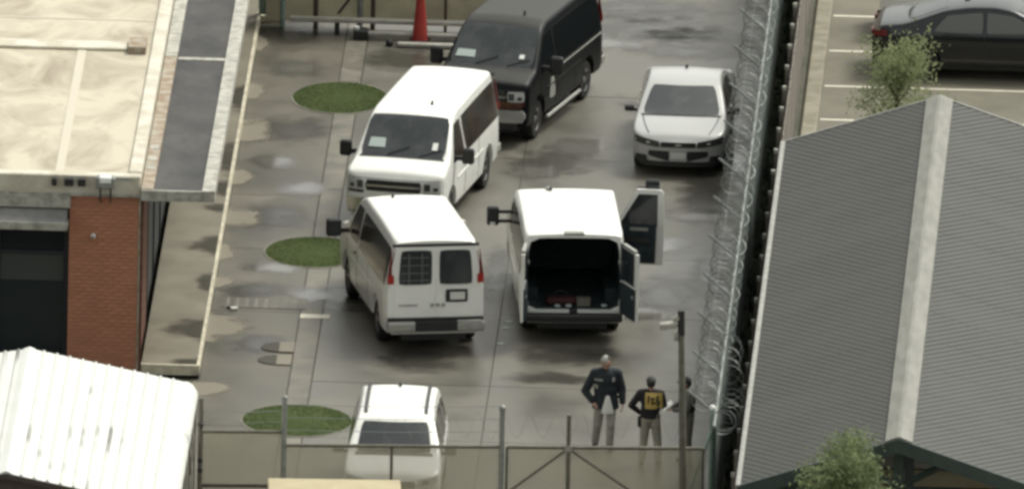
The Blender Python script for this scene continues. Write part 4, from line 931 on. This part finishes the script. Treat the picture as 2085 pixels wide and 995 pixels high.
# razor wire fence on the right
FX, F0, F1, FZ = 4.72, -23.2, 40, 2.4
rf = thing('razor_fence', 'tall fence topped with coiled razor wire along the right of the yard', 'fence', (FX, 0, 0))
MB().tube([(0, F0, FZ), (0, F1, FZ)], .035, 8).build('top_rail', wirem, rf, 40)
bx('dark_screen', screen_d, .045, .052, F0, F1, .05, FZ-.03, rf)
bx('kick_board', framedark, -.03, .03, F0, F1, -.0, .12, rf)
pmesh = MB().tube([(0, 0, 0), (0, 0, FZ+.02)], .04, 8).mesh('post', galv, 40); ameh = MB().tube([(0, 0, 0), (-.56, 0, .46)], .026, 6).mesh('outrigger', wirem, 40)
y = -22.2; ny = 0
while y < 34:
    link('post', pmesh, rf, (0, y, 0)); link('outrigger', ameh, rf, (0, y+.02, FZ)); y += 3.05; ny += 1
for k in (.55,): MB().tube([(-.52*k, F0+1, FZ+.42*k), (-.52*k, 5, FZ+.42*k-.02), (-.52*k, F1, FZ+.42*k)], .004, 4).build('barbed_wire', wirem, rf)
helix(Vector((-.22, -22.3, FZ+.26)), Vector((-.22, 34, FZ+.26)), .23, .38, .0085, 14).build('razor_coil', wirem, rf)
helix(Vector((.12, -22.8, FZ-.02)), Vector((.12, -16.6, FZ+.02)), .22, .42, .008, 16, drop=lambda s_: Vector((.14*math.sin(min(1, s_/5)*math.pi), 0, -.35*math.sin(min(1, s_/5.5)*math.pi)))).build('hanging_coil', wirem, rf)
helix(Vector((.05, -16.6, FZ)), Vector((.05, 34, FZ)), .1, .75, .009, 10).build('tie_coil', wirem, rf)
MB().tube([(-.06, -22.35, 0), (-.06, -22.35, FZ+.14)], .055, 10).build('corner_post', greenmetal, rf, 40); MB().ball((-.06, -22.35, FZ+.16), .065, 10, 6).build('post_cap', paper, rf, 60)
MB().tube([(-.08, -22.4, FZ-.3), (-.52, -23.2, .9)], .035, 8).build('brace', greenmetal, rf, 40)
# low weeds at the foot of the alley fence
b = MB(); vs, fs = [], []
for i in range(6000):
    x, yy = random.uniform(4.82, 5.1), random.uniform(-30, 30); h = random.uniform(.1, .7)*(.4+.6*abs(math.sin(yy*.9)+math.sin(yy*2.3))*.6)
    a = random.uniform(0, 6.28); k = len(vs); r_ = random.uniform(.03, .07)
    vs += [(x+r_*math.cos(a), yy+r_*math.sin(a), h*.6), (x-r_*math.cos(a), yy-r_*math.sin(a), h*.7), (x+r_*math.sin(a), yy-r_*math.cos(a), h)]; fs.append((k, k+1, k+2))
me = bpy.data.meshes.new('weeds'); me.from_pydata(vs, [], fs); me.materials.append(M('weed_leaf', (.1, .13, .085), .8, col2=(.06, .08, .055), nscale=3, world=True))
tag(link('weeds', me), 'dark weeds growing between the two fences', 'weeds', kind='stuff')
# board fence beyond the alley
bf = thing('board_fence', 'low grey board fence with pale tipped posts along the parking lot', 'fence', (5.2, 0, 0))
pm_ = MB().box(-.035, .035, -.035, .035, 0, 1.86).mesh('post', fencewood); cm_ = MB().box(-.042, .042, -.042, .042, 1.861, 1.95, bev=.012).mesh('post_cap', wornwhite)
bm_ = MB().box(.04, .062, .0, .402, .05, 1.78).mesh('board', fencewood)
y = -30.0
while y < 26:
    link('post', pm_, bf, (-.04, y, 0)); link('post_cap', cm_, bf, (-.04, y, 0))
    for k in range(4): link('board', bm_, bf, (random.uniform(-.004, .004), y+.425*k, random.uniform(-.01, .01)))
    y += 1.7
for zz_ in (.4, 1.5): bx('rail', fencewood, .0, .038, -30, 26, zz_, zz_+.09, bf)
# far gate and pipe rails at the top
YG = 17.15
fg = thing('far_gate', 'screened metal gate across the far end of the yard', 'gate', (-3.6, YG, 0))
bx('screen', screen_b, -2.0, 4.0, .05, .06, .12, 2.6, fg)
for px, zt_, r_, m_ in ((577, 2.6, .05, greenmetal), (645, 2.6, .05, brownm), (735, 2.8, .06, galv), (762, 2.6, .045, brownm), (910, 2.6, .03, brownm)):
    x = G(px, 25, .2).x+3.6; MB().tube([(x, 0, 0), (x, 0, zt_)], r_, 8).build('post', m_, fg, 40)
MB().tube([(G(690, 22, .3).x+3.6, .0, .3), (G(760, -60, 1.1).x+3.6, .0, 1.25)], .03, 6).build('brace', brownm, fg, 40)
bx('bottom_rail', brownm, -1.35, 3.9, .0, .045, .13, .2, fg)
def rail(name, lab, xa, xb, y, z, r_):
    o = MB().tube([(0, 0, 0), (xb-xa, 0, 0)], r_, 10).build(name, steelm2, None, 40, loc=(xa, y, z)); return tag(o, lab, 'pipe rail')
steelm2 = M('pale_pipe', (.46, .45, .4), .45, col2=(.36, .35, .31), nscale=3)
t = thing('pipe_rail', 'long pale pipe rail lying along the foot of the far gate', 'pipe', (G(590, 40, .3).x, 16.65, .3))
MB().box(0, 4.9, -.09, .09, -.05, .04, bev=.02).build('pipe', steelm2, t, 40)
for k in (.9, 2.6, 4.4): bx('bracket', blackpl, k, k+.1, -.05, .05, -.3, -.051, t)
t = thing('pipe_rail', 'shorter pale pipe rail in front of the far gate, left end at the dark foot', 'pipe', (G(738, 58, .12).x, 16.3, .12))
MB().box(0, 3.5, -.07, .07, -.04, .04, bev=.02).build('pipe', steelm2, t, 40); MB().box(-.16, .14, -.14, .14, -.12, .1, bev=.03).build('end_foot', blackpl, t); MB().lathe([(0, 0), (.06, 0), (.06, .05), (0, .06)], 10, c=(-.1, -.05, .1)).build('foot_cap', paper, t)
t = thing('pipe_rail', 'lowest pale rail in front of the far gate behind the red cone', 'pipe', (G(812, 71, .06).x, 15.75, .06))
MB().box(0, 2.6, -.09, .09, -.05, .03, bev=.02).build('pipe', steelm2, t, 40); MB().ball((-.16, .05, .0), .08, 8, 6).build('end_knob', blackpl, t)
pg = G(548, 20, .5); t = thing('green_panel', 'grey green mesh panel on a pale sill at the far end of the porch', 'panel', (pg.x, 17.6, 0))
bx('mesh_panel', greenmetal, -.25, .2, 0, .03, .12, 1.8, t); bx('sill', whiteedge, -.32, .24, -.12, .1, 0, .1, t); bx('end_post', blackpl, .14, .2, -.03, -.001, .1, 1.8, t)
# cone
p = G(855, 84); t = thing('traffic_cone', 'tall red cone standing before the pale pipe rails', 'cone', (p.x, p.y, 0))
MB().lathe([(.17, .045), (.155, .12), (.075, .95), (.05, 1.15), (.03, 1.17), (0, 1.17)], 20).build('cone', conered, t, 40)
MB().box(-.2, .2, -.2, .2, 0, .045, bev=.02).build('base', M('cone_base', (.07, .02, .018), .7), t)
# ------------------------------------------------------------------ trees
def tree(name, lab, x, y, h, rad, n, m, ls, zc, seed, gaps=.25, z0=0.0):
    rnd = random.Random(seed); t = thing(name, lab, 'tree', (x, y, z0))
    MB().tube([(0, 0, 0), (.03, .02, h*.35), (-.02, .03, h*.7), (.02, 0, h*.95)], [.07, .05, .03, .008], 8).build('trunk', bark, t, 40)
    b = MB(); tips = []
    for i in range(26):
        a = rnd.uniform(0, 6.283); z = h*rnd.uniform(.28, .85); e = rad*rnd.uniform(.5, 1.05)*(1-.55*max(0, (z/h-zc))/(1-zc))
        tip = Vector((e*math.cos(a), e*math.sin(a), z+rnd.uniform(.1, .35)*h*.5)); st = Vector((0, 0, z*.8)); mid = (st+tip)/2+Vector((0, 0, -.04))
        b.tube([st, mid, tip], [.018, .011, .004], 4); tips += [tip, mid*.5+tip*.5, mid]
    b.build('limbs', bark, t)
    vs, fs = [], []
    cl = [(p_, rnd.uniform(.12, .26)*rad*.9) for p_ in tips if rnd.random() > gaps]+[(Vector((rnd.gauss(0, .05), rnd.gauss(0, .05), h*rnd.uniform(.75, 1.0))), .13*rad) for _ in range(7)]
    for i in range(n):
        p_, r_ = rnd.choice(cl); q = p_+Vector((rnd.gauss(0, r_), rnd.gauss(0, r_), rnd.gauss(0, r_*.9)))
        if q.z < .15*h: continue
        nrm = Vector((rnd.gauss(0, .7), rnd.gauss(0, .7), rnd.gauss(.5, .5))).normalized(); a1 = nrm.orthogonal().normalized(); a1.rotate(Matrix.Rotation(rnd.uniform(0, 6.28), 3, nrm)); a2 = nrm.cross(a1)
        s_ = ls*rnd.uniform(.6, 1.3); k = len(vs)
        vs += [q-a1*s_, q+a2*s_*.42, q+a1*s_, q-a2*s_*.42]; fs.append((k, k+1, k+2, k+3))
    me = bpy.data.meshes.new('crown'); me.from_pydata(vs, [], fs); me.materials.append(m)
    tag(link('crown', me, t), kind='stuff'); return t
p = G(1822, 395); tree('young_tree', 'sparse young tree behind the pavilion beside the dark sedan', p.x, p.y, 3.1, 1.0, 8000, leaf1, .044, .5, 3, .2)
p = G(1722, 1262); tree('leafy_tree', 'leafy tree at the bottom edge before the pavilion gable', p.x, -30.2, 3.95, .95, 16000, leaf2, .045, .75, 5, .05)
# ------------------------------------------------------------------ people
def capsule(b, p, q, r0, r1, n=12):
    p, q = Vector(p), Vector(q); b.tube([p, q], [r0, r1], n); b.ball(p, r0, n, 8); b.ball(q, r1, n, 8)
def chain(b, pts, rs, n=12):
    for i in range(len(pts)-1): capsule(b, pts[i], pts[i+1], rs[i], rs[i+1], n)
def remesh(b, name, mat, parent, vox):
    me = bpy.data.meshes.new(name+'_raw'); me.from_pydata(b.v, [], b.f); o = bpy.data.objects.new('tmp', me); COL.objects.link(o)
    m = o.modifiers.new('r', 'REMESH'); m.mode = 'VOXEL'; m.voxel_size = vox
    s_ = o.modifiers.new('s', 'SMOOTH'); s_.factor = .5; s_.iterations = 3
    dg = bpy.context.evaluated_depsgraph_get(); ev = o.evaluated_get(dg); me2 = bpy.data.meshes.new_from_object(ev); me2.name = name
    bpy.data.objects.remove(o); bpy.data.meshes.remove(me)
    me2.materials.clear(); me2.materials.append(mat); me2.polygons.foreach_set('use_smooth', [True]*len(me2.polygons))
    return link(name, me2, parent)
def hand(b, wr, d, pn, side):
    """palm plus five separate bent fingers; d = pointing direction, pn = palm normal"""
    wr, d, pn = Vector(wr), Vector(d).normalized(), Vector(pn).normalized(); s_ = d.cross(pn).normalized()*side
    pn = s_.cross(d)*side
    pc = wr+d*.05
    for k in (-1, 0, 1): capsule(b, wr+s_*.018*k, pc+d*.035+s_*.026*k, .016, .015, 8)
    for k, ln in ((-1.5, .062), (-.5, .078), (.5, .083), (1.5, .07)):
        a = pc+d*.045+s_*.0195*k; m1 = a+d*ln*.5+pn*.006; m2 = m1+d*ln*.32+pn*.024; m3 = m2+d*ln*.14+pn*.026
        b.tube([a, m1, m2, m3], [.0105, .01, .009, .007], 7)
    a = pc-d*.025+s_*.035; b.tube([a, a+s_*.028+d*.022+pn*.01, a+s_*.036+d*.055+pn*.02], [.0125, .0115, .009], 7)
def person(label, loc, rz, J, h=1.8, jacket=navycloth, trousers=greycloth, jr=1.0, hair=hairm, capm=None, short=False, headtilt=(0, 0)):
    t = thing('person', label, 'person', loc, rz, None); k = h/1.8
    V = lambda p: Vector(p)*k
    hd = V(J.get('head', (0, -.03, 1.665)))
    b = MB()                         # body: one continuous surface
    pelvis, chest, neck = V((0, .0, .96)), V(J.get('chest', (0, .0, 1.33))), V((0, .0, 1.5))
    b.ball(pelvis, .14*k, 14, 10, (1.15, .8, .9)); b.ball(chest, .165*k, 14, 10, (1.1, .72, 1.2)); b.ball((pelvis+chest)/2, .15*k, 14, 10, (1.0, .75, 1.25))
    capsule(b, neck-Vector((0, 0, .05)), hd-Vector((0, -.01, .08)), .062*k, .055*k)
    b.ball(hd, .105*k, 16, 14, (.8, .95, 1.12)); b.ball(hd+Vector((0, -.02, -.065))*k, .07*k, 12, 10, (.85, .95, .9))
    b.ball(hd+Vector((0, -.1, -.015))*k, .018*k, 8, 6, (.8, 1.0, 1.3))
    for sd in (-1, 1):
        b.ball(hd+Vector((sd*.084, .005, -.01))*k, .025*k, 8, 6, (.4, .8, 1.2))
        sh_, el, wr = V(J['sh'][sd > 0]), V(J['el'][sd > 0]), V(J['wr'][sd > 0])
        chain(b, [V((sd*.08, 0, 1.46)), sh_, el, wr], [.07*k, .062*k, .045*k, .032*k])
        hp, kn, an = V((sd*.095, 0, .93)), V(J['kn'][sd > 0]), V(J['an'][sd > 0])
        chain(b, [hp, kn, an], [.088*k, .058*k, .042*k])
        chain(b, [an-Vector((0, -.03, .03))*k, an+Vector(J['toe'][sd > 0])*k+Vector((0, 0, -.05))*k], [.045*k, .035*k])
        hdv = J.get('hd', {}).get(sd, None) or (wr-el).normalized()
        hand(b, wr, hdv, J.get('pn', {}).get(sd, (-sd, 0, 0)), 1 if sd < 0 else -1)
    body = remesh(b, 'body', skin, t, .0085)
    # clothing
    b = MB()
    b.ball(chest, .185*k*jr, 16, 12, (1.16, .78, 1.15)); b.ball((pelvis+chest)/2, .18*k*jr, 16, 12, (1.08, .8, 1.15)); b.ball(pelvis+Vector((0, 0, .04)), .172*k*jr, 16, 12, (1.14, .82, .7))
    capsule(b, V((-.09, .0, 1.475)), V((.09, .0, 1.475)), .075*k, .075*k)
    for sd in (-1, 1):
        sh_, el, wr = V(J['sh'][sd > 0]), V(J['el'][sd > 0]), V(J['wr'][sd > 0])
        e_ = el if short else wr+(el-wr)*.08
        if short: chain(b, [V((sd*.08, 0, 1.46)), sh_, el+(sh_-el)*.15], [.085*k, .08*k, .068*k])
        else: chain(b, [V((sd*.08, 0, 1.46)), sh_, el, e_], [.09*k*jr, .086*k*jr, .066*k*jr, .05*k*jr])
    jk = remesh(b, 'jacket' if not short else 'shirt', jacket, t, .012)
    b = MB(); b.ball(pelvis, .155*k, 16, 12, (1.12, .84, .85))
    for sd in (-1, 1):
        hp, kn, an = V((sd*.095, 0, .93)), V(J['kn'][sd > 0]), V(J['an'][sd > 0])
        chain(b, [hp, kn, an+Vector((0, 0, .02))], [.112*k, .085*k, .072*k])
    remesh(b, 'trousers', trousers, t, .012)
    for sd in (-1, 1):
        an = V(J['an'][sd > 0]); b = MB(); chain(b, [an-Vector((0, -.03, .035))*k, an+Vector(J['toe'][sd > 0])*k*1.05+Vector((0, 0, -.045))*k], [.055*k, .044*k]); remesh(b, 'shoe', blackcloth, t, .012)
    # hair, cap, eyes, mouth
    b = MB(); o0 = 0; b.ball(hd+Vector((0, .012, .012))*k, .112*k, 16, 14, (.82, .95, 1.1))
    keep = [f for f in b.f if sum((Vector(b.v[i])-hd).y for i in f)/len(f) > -.035*k or sum((Vector(b.v[i])-hd).z for i in f)/len(f) > .065*k]
    keep = [f for f in keep if sum((Vector(b.v[i])-hd).z for i in f)/len(f) > -.06*k]
    b.f = keep; b.mi = [0]*len(keep); b.build('hair', hair, t, 60)
    for sd in (-1, 1): MB().ball(hd+Vector((sd*.034, -.088, .012))*k, .011*k, 8, 6).build('eye', paper if False else hairm, t, 60)
    MB().ball(hd+Vector((0, -.086, -.058))*k, .02*k, 8, 6, (1, .35, .25)).build('mouth', darkred, t, 60)
    if capm:
        c = MB(); c.ball(hd+Vector((0, .005, .03))*k, .118*k, 16, 12, (.86, .98, .95)); c.f = [f for f in c.f if min(c.v[i][2] for i in f) > hd.z+.025*k]; c.mi = [0]*len(c.f)
        c.panel(lambda u, v, o_: hd+Vector(((u-.5)*.15*(1-.3*v), -.09-.09*v, .05-.02*v+o_))*k, 6, 4, .008, .1)
        c.build('cap', capm, t, 50)
    return t, body, jk
def on_cloth(parent, cloth, name, m, o_, ux, uz, nu, nv, d, off=.008):
    """thin print laid on a garment: grid projected along d"""
    bvh = BVHTree.FromPolygons([v.co[:] for v in cloth.data.vertices], [p_.vertices[:] for p_ in cloth.data.polygons]); pts = []
    o_, ux, uz, d = map(Vector, (o_, ux, uz, d))
    for j in range(nv+1):
        for i in range(nu+1):
            s_ = o_+ux*(i/nu-.5)+uz*(j/nv-.5); hit = bvh.ray_cast(s_-d*1.0, d)[0]; pts.append((hit if hit else s_)-d*off)
    b = MB(); b.add(pts, [(j*(nu+1)+i, j*(nu+1)+i+1, (j+1)*(nu+1)+i+1, (j+1)*(nu+1)+i) for j in range(nv) for i in range(nu)])
    b.add([p_+d*.006 for p_ in pts], [(j*(nu+1)+i, (j+1)*(nu+1)+i, (j+1)*(nu+1)+i+1, j*(nu+1)+i+1) for j in range(nv) for i in range(nu)])
    return b.build(name, m, parent, 60)
ST = dict(kn=((-.12, -.03, .5), (.12, -.02, .5)), an=((-.13, .02, .09), (.13, .02, .09)), toe=((-.02, -.16, 0), (.02, -.16, 0)))
# walking toward the camera, jacket open over a pale shirt
J1 = dict(sh=((-.2, .0, 1.45), (.2, 0, 1.45)), el=((-.38, .05, 1.1), (.3, .02, 1.15)), wr=((-.24, -.1, .93), (.31, -.06, .9)), head=(.0, -.05, 1.665),
          kn=((-.14, -.02, .5), (.1, -.14, .52)), an=((-.17, .1, .1), (.09, -.1, .09)), toe=((-.02, -.15, -.01), (.02, -.16, .02)), pn={-1: (0, .5, -1), 1: (-1, 0, 0)})
p = G(1231, 914); t, bdy, jk = person('person in dark navy jacket and pale cap walking toward the camera', (p.x, p.y, 0), R(4), J1, 1.9, navycloth, greycloth, 1.17, hairm, None)
hd = Vector((0, -.05, 1.665))*1.9/1.8
c = MB(); c.ball(hd+Vector((-.012, -.012, .03)), .12, 16, 12, (.84, .95, 1.0)); c.f = [f for f in c.f if min(c.v[i][2] for i in f) > hd.z+.0 and max(c.v[i][0] for i in f) < .03]; c.mi = [0]*len(c.f); c.build('cap', capgrey, t, 60)
b = MB(); b.lathe([(.2, 1.12), (.235, .98), (.25, .84), (.235, .835), (.2, .98)], 28); hm_ = b.build('jacket_hem', navycloth, t, 60); hm_.scale = (1.05, .8, 1)
b = MB(); b.lathe([(.19, 1.0), (.2, .86), (.195, .8), (.18, .86)], 24); sh2 = b.build('shirt_tail', M('pale_shirt', (.5, .49, .45), .9), t, 60); sh2.scale = (1, .78, 1)
b = MB(); b.panel(lambda u, v, o_: Vector(((u-.5)*(.26-.2*v)+.03, -.222-.02*math.cos((u-.5)*3)-.0*v+o_, .78+.36*v)), 6, 6, .012, .05); b.build('shirt_front', paper, t, 60)
on_cloth(t, jk, 'sleeve_patch', capgrey, (-.21, 0, 1.29), (.09, 0, 0), (0, 0, .08), 3, 3, (0, 1, 0))
on_cloth(t, jk, 'shoulder_print', galv, (-.15, 0, 1.43), (.17, 0, 0), (0, 0, .04), 5, 2, (0, 1, 0))
on_cloth(t, jk, 'badge', capgrey, (.14, 0, 1.44), (.045, 0, 0), (0, 0, .08), 2, 3, (0, 1, 0))
# seen from behind, gold block on the back
J2 = dict(sh=((-.2, .0, 1.45), (.2, 0, 1.45)), el=((-.27, -.1, 1.16), (.38, .04, 1.2)), wr=((-.12, -.28, 1.12), (.2, -.06, 1.03)), head=(0, -.02, 1.665), pn={-1: (1, 0, 0), 1: (0, 0, -1)}, **ST)
J2['kn'] = ((-.15, -.03, .5), (.12, -.02, .5)); J2['an'] = ((-.17, .02, .09), (.15, .03, .09))
p = G(1322, 945); t, bdy, jk = person('person seen from behind in a black jacket with a gold block on its back', (p.x, p.y, 0), R(176), J2, 1.77, blackcloth, khaki, 1.0, hairm, M('dark_cap', (.05, .05, .048), .8))
on_cloth(t, jk, 'back_print', goldm, (-.07, 0, 1.31), (.33, 0, 0), (0, 0, .31), 6, 6, (0, -1, 0), .008)
b_ = None
for (ox, oz, wx, wz) in ((.03, 1.34, .035, .15), (-.05, 1.36, .09, .03), (-.05, 1.3, .035, .13), (-.14, 1.35, .035, .12), (-.09, 1.27, .1, .025), (-.17, 1.26, .03, .1)):
    on_cloth(t, jk, 'print_stroke', blackcloth, (ox, 0, oz), (wx, 0, 0), (0, 0, wz), 2, 2, (0, -1, 0), .013)
MB().lathe([(.19, -.03), (.195, .03)], 24, c=(0, 0, .985)).build('belt', blackcloth, t).scale = (1, .78, 1)
MB().box(-.035, .035, -.05, .05, -.17, .04, bev=.015).build('holster', blackcloth, t, loc=(.205, .03, .93))
# behind the lamp pole, facing left and holding papers
J3 = dict(sh=((-.2, .0, 1.45), (.2, 0, 1.45)), el=((-.25, -.08, 1.17), (.25, -.08, 1.17)), wr=((-.1, -.32, 1.16), (.1, -.32, 1.14)), head=(0, -.05, 1.65), pn={-1: (0, 0, 1), 1: (0, 0, 1)}, **ST)
p = G(1398, 943); t, bdy, jk = person('person in grey shirt and dark vest half hidden by the lamp pole', (p.x, p.y, 0), R(-75), J3, 1.76, browncloth, M('olive_trousers', (.13, .122, .1), .9), 1.0, hairm, blackcloth)
b = MB(); k3 = 1.76/1.8
b.ball((0, 0, 1.33*k3), .197*k3, 16, 12, (1.12, .8, 1.1)); b.ball((0, 0, 1.17*k3), .19*k3, 16, 12, (1.1, .82, .9)); remesh(b, 'vest', blackcloth, t, .012)
bpy.context.view_layer.update()
q = t.matrix_world @ Vector((0, -.42, 1.16)); hp = thing('paper_sheets', 'white paper sheets held by the person behind the lamp pole', 'paper', q, R(-75))
MB().box(-.13, .13, -.12, .1, -.004, .004, mat=Matrix.Rotation(R(25), 4, 'X')).box(-.1, .14, -.1, .14, .008, .014, mat=Matrix.Rotation(R(40), 4, 'X')).build('sheet', paper, hp)
